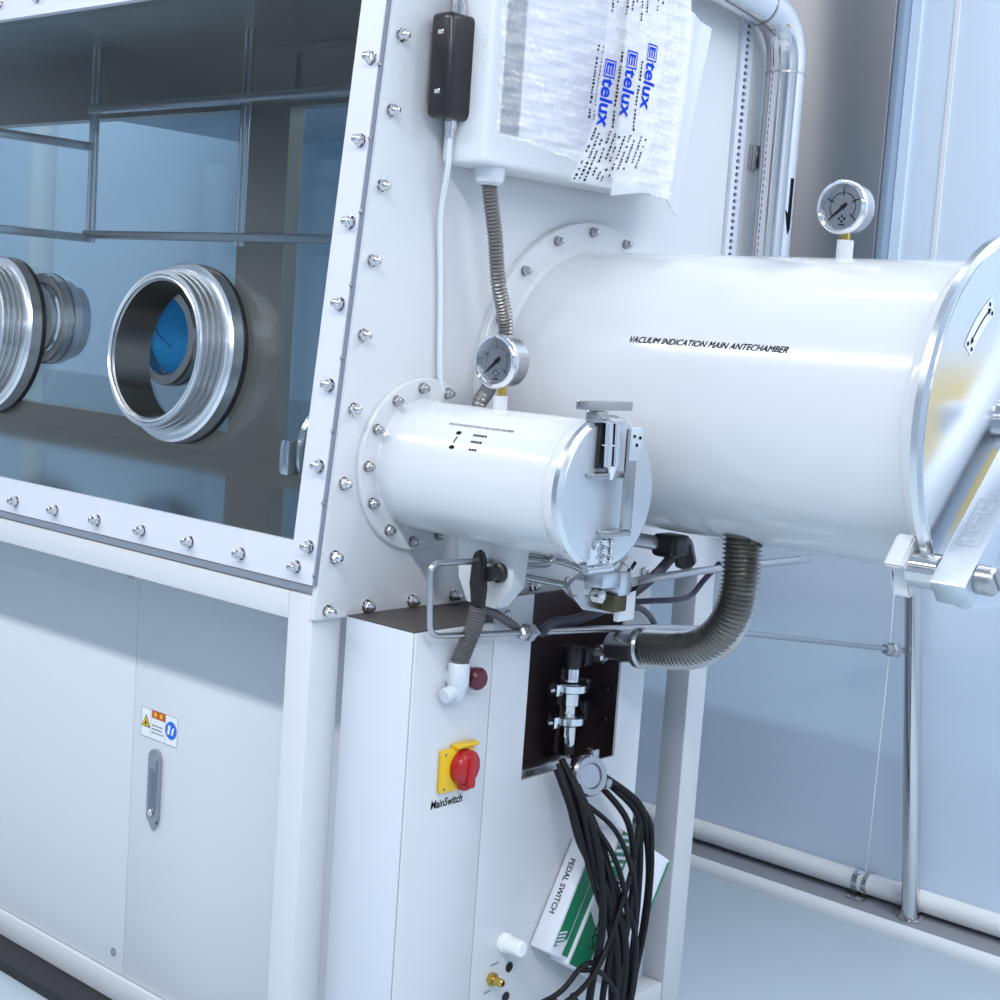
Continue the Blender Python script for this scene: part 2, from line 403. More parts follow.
b.prism([(lx0+.082, lz0+.017), (lx0+.087, lz0+.019), (lx0+.090, lz0+.032), (lx0+.084, lz0+.028)], 1, .1387, .1390); obj('mandatory_sign', b, [BLUES, PAPER], st)

# ================================================================== GLOVEBOX
GB = thing('glovebox', (-1.28, .46, .0), 'big white-framed glovebox with tilted front window and bolted end panel', 'glovebox')
TLT = .09434; TOP = 1.32; XL = -2.6
fy = lambda z: -.0065+TLT*z
b = B(); b.prism([(fy(0), 0), (.96, 0), (.96, TOP), (fy(TOP), TOP)], 0, -.012, 0)
bmesh.ops.bevel(b.bm, geom=b.bm.edges[:], offset=.0015, segments=2, affect='EDGES')
obj('end_panel', b, WHITE, GB)
obj('end_panel', B().prism([(fy(0)+.002, .002), (.905, .002), (.905, TOP), (fy(TOP)+.002, TOP)], 0, XL, XL+.012), WHITE, GB)
obj('base_plate', B().span((XL+.013, .0045, .0315), (-.0125, .9, .046)), mat('shell_grey_white', (.62, .66, .72), .4), GB)
obj('cover_plate', B().span((XL+.013, fy(TOP), TOP-.02), (-.0125, .905, TOP)), WHITE, GB)
obj('floor_plate', B().span((XL+.013, .012, .055), (-.0125, .858, .070)), STEELF, GB)
obj('ceiling_plate', B().span((XL+.013, fy(.98)+.012, .972), (-.0125, .858, .985)), STEELD, GB)
b = B()
b.span((XL+.013, .86, .047), (-.0125, .90, .122)); b.span((XL+.013, .86, .842), (-.0125, .90, TOP-.021))
b.span((-1.285, .86, .1221), (-1.125, .90, .8419)); b.span((XL+.013, .86, .1221), (-2.5, .90, .8419)); b.span((-.10, .86, .1221), (-.0125, .90, .8419))
obj('window_wall', b, STEELD, GB)
b = B()       # stiffening lines of the interior header
b.span((-1.125, .852, .86), (-1.105, .8599, .955)); b.span((-1.09, .853, .958), (-.1, .8599, .966))
obj('header_rib', b, STEELD, GB)
# tilted window frame
Tm = Matrix.Rotation(math.atan(-TLT), 3, 'X')      # local (x, y, z) -> tilted, z along the slope
sl = math.sqrt(1+TLT*TLT)
def TW(x, dy, z): # point on the tilted plane at height z, dy = offset along the outward normal (towards -Y)
    y = -.0125+TLT*z; nrm = Vector((0, -1, TLT)).normalized()
    return Vector((x, y, z))+nrm*dy
def tilted_bar(b, x0, z0, x1, z1, d0, d1):
    P = [TW(x, d, z) for d in (d0, d1) for (x, z) in ((x0, z0), (x1, z0), (x1, z1), (x0, z1))]
    v = [b.bm.verts.new(p) for p in P]
    for f in ((3, 2, 1, 0), (4, 5, 6, 7), (0, 1, 5, 4), (1, 2, 6, 5), (2, 3, 7, 6), (3, 0, 4, 7)): b.face([v[i] for i in f])
b = B(); x0, x1, z0, z1 = XL, -.0075, .0465, .91; a0, a1, c0, c1 = -2.55, -.0535, .0995, .857
outer = [(x0, z0), (x1, z0), (x1, z1), (x0, z1)]; inner = [(a0, c0), (a1, c0), (a1, c1), (a0, c1)]
V = [[[b.bm.verts.new(TW(x, d, z)) for (x, z) in L] for L in (outer, inner)] for d in (0, -.011)]
for k in range(4):
    j = (k+1) % 4
    b.face([V[0][0][k], V[0][0][j], V[0][1][j], V[0][1][k]]); b.face([V[1][0][k], V[1][1][k], V[1][1][j], V[1][0][j]])
    b.face([V[0][0][k], V[1][0][k], V[1][0][j], V[0][0][j]]); b.face([V[0][1][k], V[0][1][j], V[1][1][j], V[1][1][k]])
WF = obj('window_frame', b, mat('white_frame_paint', (.66, .68, .76), .35), GB)
b = B(); tilted_bar(b, -.0074, .0468, -.0034, TOP, -.0022, -.0058); obj('seal_strip', b, mat('blue_grey_seam_seal', (.20, .22, .29), .5), GB)
b = B(); tilted_bar(b, XL, .91, -.0035, TOP, -.0085, -.019); obj('header_panel', b, WHITE, GB)
b = B()
def loop(pts, d): return [b.bm.verts.new(TW(x, d, z)) for x, z in pts]
shapes = [[(a0-.02, c0-.02), (a1+.02, c0-.02), (a1+.02, c1+.02), (a0-.02, c1+.02)]]
for px in (-.338, -.848): shapes.append([(px+.1008*math.cos(2*PI*k/48), .330+.1008*math.sin(2*PI*k/48)/sl) for k in range(48)])
LP = [[loop(q, d) for q in shapes] for d in (-.0125, -.020)]
for side in LP:
    ed = [b.bm.edges.new((L[k], L[(k+1) % len(L)])) for L in side for k in range(len(L))]
    bmesh.ops.triangle_fill(b.bm, use_beauty=True, use_dissolve=False, edges=ed, normal=Vector((0, -1, TLT)).normalized())
for L0, L1 in zip(*LP):
    for k in range(len(L0)): b.face([L0[k], L0[(k+1) % len(L0)], L1[(k+1) % len(L1)], L1[k]])
obj('window_glass', b, GLASS, GB)
for (x0_, x1_, holes) in ((-2.5, -1.285, ((-1.565, .325), (-2.105, .342))), (-1.125, -.10, ())):
    b = B(); shapes = [[(x0_, .10), (x1_, .10), (x1_, .88), (x0_, .88)]]
    for hx, hz in holes: shapes.append([(hx+.0925*math.cos(2*PI*k/48), hz+.0925*math.sin(2*PI*k/48)) for k in range(48)])
    LP = [[[b.bm.verts.new((x, yy, z)) for x, z in q] for q in shapes] for yy in (.9005, .9065)]
    for side in LP:
        ed = [b.bm.edges.new((L[k], L[(k+1) % len(L)])) for L in side for k in range(len(L))]
        bmesh.ops.triangle_fill(b.bm, use_beauty=True, use_dissolve=False, edges=ed, normal=(0, -1, 0))
    for L0, L1 in zip(*LP):
        for k in range(len(L0)): b.face([L0[k], L0[(k+1) % len(L0)], L1[(k+1) % len(L1)], L1[k]])
    obj('window_pane', b, GLASSR, GB)
b = B(); tilted_bar(b, XL, .0450, -.0125, .0463, .0006, -.014); obj('gasket', b, JOINT, GB)

# cap nuts
nb = B(); nb.lathe((0, 0, 0), (0, 0, 1), [(0, .0092), (.0018, .0092), (.0020, .0082)], 20, True, False)
nb.lathe((0, 0, .0018), (0, 0, 1), [(0, .0080), (.0062, .0080), (.0070, .0068)], 6, True, True)
nb.lathe((0, 0, .006), (0, 0, 1), [(0, .0062), (.006, .0060), (.0088, .0048), (.0102, .0028), (.0106, 0)], 16, True, False)
NUT = nb.mesh('cap_nut', STEELP, 30)
ns = B(); ns.lathe((0, 0, 0), (0, 0, 1), [(0, .0078), (.0016, .0078), (.0018, .007)], 18, True, False)
ns.lathe((0, 0, .0016), (0, 0, 1), [(0, .0070), (.0055, .0070), (.0062, .006)], 6, True, True)
ns.lathe((0, 0, .005), (0, 0, 1), [(0, .0053), (.0055, .0051), (.0078, .004), (.0092, 0)], 14, True, False)
NUTS = ns.mesh('hex_nut', STEEL, 30)
for k in range(11):
    z = .084+(k-1)*.0975 if k else .0115
    place('cap_nut', NUT, GB, (0, .0145+TLT*(z-.0115)+(.0 if k else 0), z), (1, 0, 0))
for y in (.086, .172, .258, .345, .432, .52, .62, .72): place('cap_nut', NUT, GB, (0, y, .0125), (1, 0, 0))
NV = Vector((0, -1, TLT))
for k in range(21):
    x = -.0400-.1148*k
    if x > -1.2: place('cap_nut', NUT, GB, TW(x, 0, .066), NV)
    if x > -1.2: place('cap_nut', NUT, GB, TW(x, 0, .885), NV)
for k in range(8):
    place('cap_nut', NUT, GB, TW(-.0195, 0, .0955+.1063*k), NV)
for z in (.06, .155, .25, .345, .44, .535, .63, .725):       # small dowels between frame and panel edge
    place('dowel', NUTS, GB, (-.0054, fy(z)-.0038, z), (-.2, -1, 0)).scale = (.32, .32, .32)
place('cap_nut', NUT, GB, (-.02, .004, .012), (-1, -.6, 0)).scale = (.6, .6, .6)

# perforated strip at the rear of the end panel
b = B(); y0, y1 = .874, .910; zc0, zc1, pitch = .50, .97, .0112
nh = int((zc1-zc0)/pitch)
for k in range(nh):
    za = zc0+k*pitch; zb = za+pitch; cy, cz = (y0+y1)/2, (za+zb)/2
    outer = [(y1, cz), (y1, zb), (cy, zb), (y0, zb), (y0, cz), (y0, za), (cy, za), (y1, za)]
    inn = [(cy+.0062*math.cos(a), cz+.0040*math.sin(a)) for a in [PI/4*i for i in range(8)]]
    ov = [b.bm.verts.new((.006, *p)) for p in outer]; iv = [b.bm.verts.new((.006, *p)) for p in inn]; dv = [b.bm.verts.new((.001, *p)) for p in inn]
    for i in range(8):
        j = (i+1) % 8; b.face([ov[i], ov[j], iv[j], iv[i]]); b.face([iv[i], iv[j], dv[j], dv[i]])
bmesh.ops.remove_doubles(b.bm, verts=b.bm.verts[:], dist=1e-5)
for yy in (y0, y1): b.span((.0005, yy-.0006, zc0), (.006, yy+.0006, zc1))
ps = obj('perforated_strip', b, mat('strip_lilac_paint', (.66, .69, .80), .4), GB, recalc=False)
obj('backing', B().span((.0002, y0+.001, zc0), (.0012, y1-.001, zc1)), INK, ps)

# hanging shelf frame in the glovebox
HS = thing('hanging_shelf', (-1.3, .6, .53), 'thin steel hanging shelf frame inside the glovebox behind the window', 'shelf')
def rod(x, y, z0, z1): return B().cyl((x, y, z0), (x, y, z1), .0055, seg=12)
for x in (-1.63, -1.61, -1.085, -1.068):
    obj('rod', rod(x, .70, .53, .9715), STEELP, HS)
    if x == -1.63: obj('rod', rod(x, .25, .53, .9715), STEELP, HS)
for z in (.548, .832): obj('bar', B().span((-1.636, .688, z-.009), (-.62, .712, z+.009), .002), STEEL, HS)
for z in (.54, .748): obj('bar', B().span((-1.65, .23, z-.009), (-1.622, .70, z+.009), .002), STEEL, HS)

# glove ports: front ones stick out of the tilted window, rear ones out of the rear glass
def glove_port(loc, d, label, cover, rear):
    t = thing('glove_port', loc, label, 'glove port', 'glove ports')
    p = Vector(loc); d = Vector(d).normalized(); k = .92 if rear else 1.0
    R = .129*k
    obj('flange', B().ringtube(p, d, [(-.004, .100*k), (-.004, R), (.014, R), (.018, R-.003), (.018, .1)], 64), ALU, t, ang=25)
    obj('gasket', B().ringtube(p, d, [(-.0115, .112*k), (-.0115, R+.001), (-.0045, R+.001), (-.0045, .112*k)], 64), BLACK, t)
    pr = [(.0175, .100), (.0175, .1195)]
    z = .0205
    for q in range(4):
        pr += [(z, .1185-.0022*q), (z+.0055, .1180-.0022*q), (z+.0062, .1135-.0022*q), (z+.0085, .1135-.0022*q)]; z += .0088
    pr += [(z-.004, .1045), (z-.001, .1040), (z, .1020), (z-.001, .1008), (z-.01, .1005)]
    pr = [(a, r*k) for a, r in pr]
    obj('grooved_ring', B().ringtube(p, d, pr, 64), ALU, t, ang=25)
    obj('sleeve', B().ringtube(p, d, [(-.0115, .098*k), (-.0115, .1005*k), (.05, .1005*k), (.05, .098*k)], 64), STEEL, t)
    if rear: obj('clamping_ring', B().ringtube(p, d, [(-.034, .100*k), (-.036, .103*k), (-.036, R-.004), (-.030, R), (-.0125, R), (-.0125, .100*k)], 56), STEEL, t, ang=30)
    if cover == 'glove':
        b = B(); b.lathe(p, d, [(-.004, .0975*k), (-.012, .09*k), (-.026, .072*k), (-.036, .045*k), (-.038, .02*k), (-.034, 0)], 40, False, False)
        g = obj('glove', b, BLUEG, t)
        obj('glove_fold', B().tube(spline([p+Vector((-.045, -.033, .03)), p+Vector((-.015, -.039, 0)), p+Vector((.02, -.039, -.018)), p+Vector((.03, -.036, -.028))], 6), .003, 8), mat('blue_fold', (.02, .16, .42), .5), g)
    elif cover == 'plate':
        obj('cover_plate', B().lathe(p, d, [(-.05, .097*k), (-.045, .0975*k), (-.04, .0975*k)], 48, True, True), ALUS, t)
    return t
zc = .330; yc = lambda z: -.0125+TLT*z
nd = (0, -1, TLT)
glove_port((-.338, yc(zc)+.0, zc), nd, 'shiny aluminium glove port standing out of the front window, nearest the end panel', None, False)
glove_port((-.848, yc(zc)+.0, zc), nd, 'aluminium glove port on the front window cut by the left edge of the photo', None, False)
glove_port((-1.565, .913, .325), (0, 1, 0), 'rear glove port closed with a bright blue glove, seen through the front port', 'glove', True)
glove_port((-2.105, .913, .342), (0, 1, 0), 'rear glove port with a grey cover plate, left of the shelf rod', 'plate', True)

# ================================================================== ANTECHAMBERS
def wrap(cy, cz, r):        # (u along +X from x0, v up the front of the cylinder from angle a0)
    def mk(x0, a0):
        def f(u, v):
            a = a0-v/r          # angle from +Z towards -Y measured as: y = cy - r sin(a), z = cz + r cos(a)
            return Vector((x0+u, cy-(r+.0005)*math.sin(a), cz+(r+.0005)*math.cos(a)))
        return f
    return mk
# ---- large
cy, cz, r = .514, .322, .2006
LA = thing('large_antechamber', (.33, cy, cz-r), 'large white horizontal cylinder antechamber with round metal door, on the end panel', 'antechamber')
obj('flange', B().lathe((.0005, cy, cz), (1, 0, 0), [(0, .2445), (.010, .2445), (.012, .243)], 96), WHITE, LA, ang=30)
obj('tube', B().lathe((.0115, cy, cz), (1, 0, 0), [(0, r+.006), (.003, r+.003), (.006, r), (.6335, r)], 128, False, False), WHITEG, LA, ang=40)
obj('collar', B().lathe((.645, cy, cz), (1, 0, 0), [(0, r+.0005), (.0005, r+.008), (.008, r+.012), (.026, r+.012)], 128, False, True), WHITEG, LA, ang=30)
for k in range(17):
    a = math.radians(93.3+360/17*k); place('hex_nut', NUTS, LA, (.0125, cy+.2300*math.cos(a), cz+.2300*math.sin(a)), (1, 0, 0))
LID = obj('door', B().lathe((.6715, cy, cz), (1, 0, 0), [(0, .228), (.001, .2365), (.0095, .2365), (.0125, .230), (.0125, .02)], 128, True, True), [ALU], LA, ang=20)
obj('door_face', B().lathe((.684, cy, cz), (1, 0, 0), [(0, .228), (.0012, .2275), (.0012, 0)], 96, False, False), mat('door_satin_aluminium', (.68, .72, .77), .2, 1.0), LID, ang=20)
TXA = math.acos(.345)
b = B(); fn = wrap(cy, cz, r)(.226, TXA); letter(b, 'VACUUM INDICATION MAIN ANTECHAMBER', .0125, fn, width=.247, shear=.35, twice=.0007)
obj('lettering', b, INK, LA, recalc=False)
# rotation sticker on the door
b = B(); fs = lambda y, z: Vector((.6858, y, z)); arc(b, cy, cz, .153, .024, math.radians(120), math.radians(148), fs, 16)
sk = obj('arrow_sticker', b, PAPER, LID, recalc=False)
b = B(); fs2 = lambda y, z: Vector((.6863, y, z)); arc(b, cy, cz, .1635, .0025, math.radians(125), math.radians(142), fs2, 12)
for a, s_ in ((124, -1), (143, 1)):
    a = math.radians(a); c = Vector((cy+.1647*math.cos(a), cz+.1647*math.sin(a))); tn = Vector((-math.sin(a), math.cos(a)))*s_; nm = Vector((math.cos(a), math.sin(a)))
    flat(b, [tuple(c+tn*.006), tuple(c-tn*.003+nm*.0045), tuple(c-tn*.003-nm*.0045)], fs2)
for a, q in ((122, .158), (122.5, .171), (145.5, .158), (146, .171)):
    a = math.radians(a); disc(b, cy+q*math.cos(a), cz+q*math.sin(a), .003, fs2, 8)
obj('arrow', b, INK, sk, recalc=False)
# locking bar with pivot
piv = Vector((.66, .336, .150)); hub = Vector((.66, cy, cz)); bd = Vector((0, hub.y-piv.y, hub.z-piv.z)).normalized(); bn = Vector((0, -bd.z, bd.y))
hk = B(); hk.prism([(.302, .153), (.333, .189), (.364, .184), (.376, .172), (.370, .128), (.352, .117), (.336, .113), (.326, .146), (.315, .150)], 0, .640, .664)
bmesh.ops.bevel(hk.bm, geom=hk.bm.edges[:], offset=.0025, segments=2, affect='EDGES')
obj('hinge_bracket', hk, WHITE, LA)
obj('pivot_pin', B().lathe((.66, piv.y, piv.z), (1, 0, 0), [(.003, .0215), (.039, .0215), (.040, .020)], 32), STEELP, LA, ang=25)
rot = Matrix((Vector((1, 0, 0)), bd, bn)).transposed()
q0 = piv-bd*.030; q1 = hub+bd*.24; mid = (q0+q1)/2; mid.x = .7225
BAR = obj('locking_bar', B().box(mid, (.045, (q1-q0).length, .038), .003, rot), ALUS, LA)
obj('pivot_screw', B().lathe((.7455, piv.y, piv.z), (1, 0, 0), [(0, .0175), (.018, .0175), (.021, .015), (.021, 0)], 32, True, False), STEEL, LA, ang=25)
obj('screw_slot', B().box((.7668, piv.y, piv.z), (.001, .003, .028), 0, rot), INKG, BAR)
fb = lambda u, v: Vector((.7225+v, piv.y, piv.z))+bd*u+bn*.0194        # broad face that looks up and forward
b = B(); border(b, .030, -.014, .105, .014, .0012, fb)
for (u0, v0, u1, v1) in ((.037, -.009, .043, .006), (.048, .0, .060, .003), (.052, -.009, .055, .008), (.064, -.006, .078, -.003), (.082, -.010, .085, .009), (.088, .004, .098, .007), (.090, -.009, .096, -.004)):
    rect(b, u0, v0, u1, v1, fb)
obj('engraved_mark', b, mat('engraving', (.50, .53, .58), .4, .8), BAR, recalc=False)
b = B(); b.lathe((.685, cy, cz), (1, 0, 0), [(0, .034), (.008, .034), (.009, .024), (.018, .024), (.019, .018), (.024, .018)], 32)
obj('hub', b, STEELP, LA, ang=25)
obj('hub_cap', B().lathe((.7455, cy, cz), (1, 0, 0), [(0, .024), (.02, .024), (.023, .02), (.023, 0)], 32), STEEL, LA, ang=25)
# gauge nozzle
obj('nozzle', B().cyl((.4345, cy, cz+r-.004), (.4345, cy, cz+r+.024), .011), WHITE, LA)

# ---- small
cy2, cz2, r2 = .171, .2035, .0885
SA = thing('small_antechamber', (.16, cy2, cz2-r2), 'small white cylinder antechamber with latched round door, on the end panel', 'antechamber')
obj('flange', B().lathe((.0005, cy2, cz2), (1, 0, 0), [(0, .1195), (.006, .1195), (.008, .118)], 80), WHITE, SA, ang=30)
b = B(); b.lathe((.0075, cy2, cz2), (1, 0, 0), [(0, r2+.004), (.003, r2+.001), (.005, r2), (.2935, r2)], 96, False, False)
obj('tube', b, WHITEG, SA, ang=40)
obj('tube', B().lathe((-.013, cy2, cz2), (-1, 0, 0), [(0, .080), (.125, .080)], 48, True, True), STEEL, SA)
ib = obj('antechamber_door', B().lathe((-.14, cy2, cz2), (-1, 0, 0), [(0, .092), (.012, .092), (.014, .09)], 48), ALU, SA)
obj('latch', B().span((-.165, cy2-.112, cz2-.03), (-.145, cy2-.085, cz2+.02), .003), CHROME, ib)
obj('collar', B().lathe((.299, cy2, cz2), (1, 0, 0), [(0, r2+.0003), (.001, r2+.004), (.006, r2+.0065), (.0183, r2+.0065)], 96, False, True), WHITEG, SA, ang=30)
for k in range(13):
    a = math.radians(96.7+27.7*k); place('hex_nut', NUTS, SA, (.0085, cy2+.1065*math.cos(a), cz2+.1065*math.sin(a)), (1, 0, 0))
D2 = obj('door', B().lathe((.3180, cy2, cz2), (1, 0, 0), [(0, .095), (.001, .0975), (.0085, .0975), (.0118, .0920), (.0118, .0)], 96, True, False), ALU, SA, ang=20)
obj('door_face', B().lathe((.3297, cy2, cz2), (1, 0, 0), [(0, .091), (.001, .0905), (.001, 0)], 64, False, False), mat('pale_satin_aluminium', (.70, .75, .80), .45, .85), D2)
b = B(); a0 = math.acos(.735); letter(b, 'VACUUM INDICATION MINI ANTECHAMBER', .0058, wrap(cy2, cz2, r2)(.107, a0), width=.112, shear=.35)
fn = wrap(cy2, cz2, r2)(.13, math.acos(.625))
disc(b, .004, .002, .0045, fn, 14, .003); disc(b, .004, -.0195, .0048, fn, 14, .003)
flat(b, [(.0028, -.014), (.0046, -.014), (.0062, -.004), (.0040, -.004)], fn)
for (u, v, n_) in ((.030, .000, 5), (.032, -.010, 4), (.034, -.021, 3)):
    for k in range(n_): rect(b, u+k*.0048, v, u+k*.0048+.0036, v+.0030, fn)
obj('lettering', b, INK, SA, recalc=False)
obj('nozzle', B().cyl((.1415, cy2, cz2+r2-.004), (.1415, cy2, cz2+r2+.018), .0095), WHITE, SA)
# latch, handle and hinge on the small door
b = B(); b.span((.320, .106, .307), (.336, .200, .318), .001); b.span((.318, .128, .292), (.338, .150, .306), .002)
lt = obj('latch_bracket', b, STEEL, D2)
obj('toggle_plate', B().span((.3305, .138, .236), (.336, .172, .296), .001), BLACK, D2)
b = B()
for y in (.146, .162): b.cyl((.342, y, .296), (.344, y, .238), .0052, bev=.001)
b.span((.335, .138, .292), (.350, .172, .299), .002); b.span((.335, .140, .264), (.348, .168, .266), .001); b.lathe((.345, .154, .240), (0, 0, -1), [(0, .008), (.016, .003), (.020, 0)], 16)
obj('toggle', b, CHROME, D2, ang=30)
b = B(); b.span((.331, .122, .224), (.346, .192, .2315), .002); b.span((.346, .176, .160), (.352, .196, .286), .002); b.span((.331, .152, .152), (.352, .196, .1595), .002)
hm = obj('handle', b, STEEL, D2)
b = B(); b.span((.346, .178, .246), (.3535, .204, .288), .003); obj('grip_plate', b, mat('pale_steel_plate', (.66, .73, .80), .3, .6), D2)
b = B()
for (y, z) in ((.184, .277), (.196, .275), (.190, .266)): b.cyl((.3533, y, z), (.3545, y, z), .0022, seg=10)
obj('rivet', b, INK, D2)
b = B(); b.span((.3305, .136, .116), (.336, .154, .148), .001)
for k in range(2):
    for m_ in range(3): b.lathe((.336, .160+.012*k, .122+.011*m_), (1, 0, 0), [(0, .0048), (.006, .0042), (.009, 0)], 12, True, False)
b.cyl((.335, .130, .110), (.335, .182, .110), .005)
obj('hinge', b, CHROME, D2, ang=30)
# gusset below
b = B(); b.prism([(.094, cz2-r2+.012), (.199, cz2-r2+.006), (.194, .062), (.168, .031), (.118, .033), (.100, .064)], 1, .158, .184)
obj('gusset', b, WHITE, SA)

# ================================================================== GAUGES
def gauge(x, y, z, stem_z, label):
    t = thing('pressure_gauge', (x, y, stem_z), label, 'pressure gauge', 'pressure gauges')
    obj('case', B().lathe((x, y+.028, z), (0, -1, 0), [(0, .030), (.002, .0325), (.030, .0325)], 48), STEEL, t, ang=30)
    obj('bezel', B().ringtube((x, y, z), (0, -1, 0), [(-.002, .0315), (-.002, .0355), (.003, .0365), (.007, .0355), (.009, .033), (.008, .0305), (.003, .030)], 56), CHROME, t, ang=60)
    dl = obj('dial', B().lathe((x, y-.0005, z), (0, -1, 0), [(0, .0312), (.001, .0312)], 40), DIALM, t)
    f = lambda u, v: Vector((x+u, y-.0020, z+v))
    b = B(); arc(b, 0, 0, .0182, .0013, math.radians(-40), math.radians(220), f, 28)
    for a in (-40, 25, 90, 155, 220):
        a = math.radians(a); c, s_ = math.cos(a), math.sin(a)
        flat(b, [(c*.0145-s_*.0009, s_*.0145+c*.0009), (c*.026-s_*.0009, s_*.026+c*.0009), (c*.026+s_*.0009, s_*.026-c*.0009), (c*.0145+s_*.0009, s_*.0145-c*.0009)], f)
    obj('scale', b, GREYI, dl, recalc=False)
    b = B()
    for (u, v) in ((0, -.012), (-.004, -.0155), (.004, -.0155), (0, -.019)): disc(b, u, v, .0018, f, 8)
    rect(b, -.0045, -.0245, .0045, -.0222, f); obj('mark', b, INK, dl, recalc=False)
    b = B(); a = math.radians(221); c, s_ = math.cos(a), math.sin(a); f3 = lambda u, v: Vector((x+u, y-.0034, z+v))
    flat(b, [(c*.027-s_*.0003, s_*.027+c*.0003), (c*.027+s_*.0003, s_*.027-c*.0003), (c*.006+s_*.0016, s_*.006-c*.0016), (-c*.007+s_*.0022, -s_*.007-c*.0022), (-c*.007-s_*.0022, -s_*.007+c*.0022), (c*.006-s_*.0016, s_*.006+c*.0016)], f3)
    disc(b, 0, 0, .003, lambda u, v: f3(u, v)+Vector((0, -.0003, 0)), 14)
    obj('needle', b, INK, t, recalc=False)
    obj('window_pane', B().lathe((x, y-.0052, z), (0, -1, 0), [(0, .0305), (.0012, .0305)], 40), GGLASS, t)
    obj('stem', B().cyl((x, y+.012, stem_z), (x, y+.012, z-.031), .0065, seg=6), BRASS, t)
    return t
gauge(.1415, .160, .355, .3065, 'small round dial gauge on top of the small antechamber')
gauge(.4345, .500, .589, .5435, 'small round dial gauge on top of the large antechamber')

# ================================================================== ITEMS ON THE END PANEL
t = thing('sensor_module', (.03, .165, .64), 'dark brown oblong metal module on the end panel, left of the bubble wrap', 'sensor')
b = B(); b.span((.012, .126, .667), (.052, .203, .803), .009, 3); obj('housing', b, BROWN, t)
b = B()
for z in (.776, .700): b.box((.034, .1258, z), (.010, .002, .006), .0008)
obj('indicator', b, CHROME, t)
obj('fitting', B().lathe((.030, .160, .667), (0, 0, -1), [(0, .009), (.012, .009), (.0125, .0065), (.022, .0065)], 12), STEELP, t)
obj('fitting', B().lathe((.030, .164, .803), (0, 0, 1), [(0, .009), (.016, .009), (.017, .006), (.04, .006)], 12), STEELP, t)
obj('mount', B().span((.0005, .14, .69), (.013, .18, .78)), STEEL, t)
o = obj('sensor_cable', B().tube(spline([(.030, .160, .646), (.026, .163, .60), (.010, .172, .54), (.0065, .184, .45), (.0065, .194, .33), (.0065, .205, .30)], 8), .0042, 8), mat('pale_grey_cable', (.70, .75, .81), .5))
tag(o, 'pale grey cable running down the end panel from the dark brown module', 'cable')

# wrapped controller
WC = thing('wrapped_controller', (.05, .38, .61), 'white boxed controller wrapped in bubble wrap and foam on the end panel', 'controller')
obj('body', B().span((.004, .170, .612), (.085, .560, 1.02), .008, 3), mat('white_plastic_case', (.74, .77, .81), .35), WC)
scr = obj('screen', B().span((.0855, .196, .655), (.0875, .232, 1.0), .001), TINT, WC)
obj('screen', B().span((.0853, .233, .655), (.0870, .430, 1.0), .001), mat('lilac_screen_film', (.68, .69, .80), .2), WC)
# foam pouch behind (to the right), slightly wavy sheet with thickness
def sheet(name, fn, nu, nv, th, m, parent, ang=60):
    b = B(); g = [[fn(i/nu, j/nv) for j in range(nv+1)] for i in range(nu+1)]
    F = [[b.bm.verts.new(p) for p in row] for row in g]; K = [[b.bm.verts.new(p-Vector((th, 0, 0))) for p in row] for row in g]
    for i in range(nu):
        for j in range(nv):
            b.face([F[i][j], F[i+1][j], F[i+1][j+1], F[i][j+1]]); b.face([K[i][j], K[i][j+1], K[i+1][j+1], K[i+1][j]])
    for i in range(nu): b.face([F[i][0], K[i][0], K[i+1][0], F[i+1][0]]); b.face([F[i][nv], F[i+1][nv], K[i+1][nv], K[i][nv]])
    for j in range(nv): b.face([F[0][j], F[0][j+1], K[0][j+1], K[0][j]]); b.face([F[nu][j], K[nu][j], K[nu][j+1], F[nu][j+1]])
    return obj(name, b, m, parent, ang)
def lerp(a, b_, t): return a+(b_-a)*t
def pouch(u, v):
    zt = lerp(1.0, .885, min(1, max(0, (u-.48)/.06)))
    z = lerp(.598+.012*math.sin(u*4), zt, v); yR = lerp(.645, .695, v)
    y = lerp(.43+.01*v, yR, u)
    x = .098+.012*math.sin(PI*min(1, u*1.25))+.003*math.sin(9*u+5*v)-.035*max(0, u-.6)/.4
    return Vector((x, y, z))
sheet('foam_pouch', pouch, 44, 30, .0025, POUCH, WC)
def bub(u, v):
    y = lerp(.158, .545+.03*v, u); z = lerp(.648-.045*u, 1.0, v)
    return y, z
b = B(); nu, nv = 150, 150; pts = []
for i in range(nu+1):
    row = []
    for j in range(nv+1):
        u, v = i/nu, j/nv; y, z = bub(u, v)
        px, pz = y/.0110, z/.0095
        off = .5*(int(math.floor(pz)) % 2)
        du = ((px+off) % 1)-.5; dv = (pz % 1)-.5; rr = math.sqrt(du*du+dv*dv)/.46
        h = .0046*math.sqrt(max(0, 1-rr*rr))*(.55+.45*math.sin(math.floor(px+off)*12.9898+math.floor(pz)*78.233))
        x = .112+.014*math.sin(PI*min(1, u*1.1))+.006*math.sin(8*u+3*v)*math.sin(6*v+1)+.0018*math.sin(61*u+27*v)+.0016*math.sin(83*v-31*u)+h
        row.append(b.bm.verts.new((x, y, z)))
    pts.append(row)
for i in range(nu):
    for j in range(nv): b.face([pts[i][j], pts[i+1][j], pts[i+1][j+1], pts[i][j+1]])
obj('bubble_wrap', b, BUBBLE, WC, 80)
# small tuft of bubble wrap beside the brown module
b = B()
for k in range(34):
    y = .172+random.uniform(0, .022); z = .735+random.uniform(0, .065); b.lathe((.072+random.uniform(0, .006), y, z), (1, -.3, 0), [(0, .0045), (.002, .004), (.0038, .002), (.0042, 0)], 8, False, False)
obj('bubble_edge', b, BUBBLE, WC, 80)
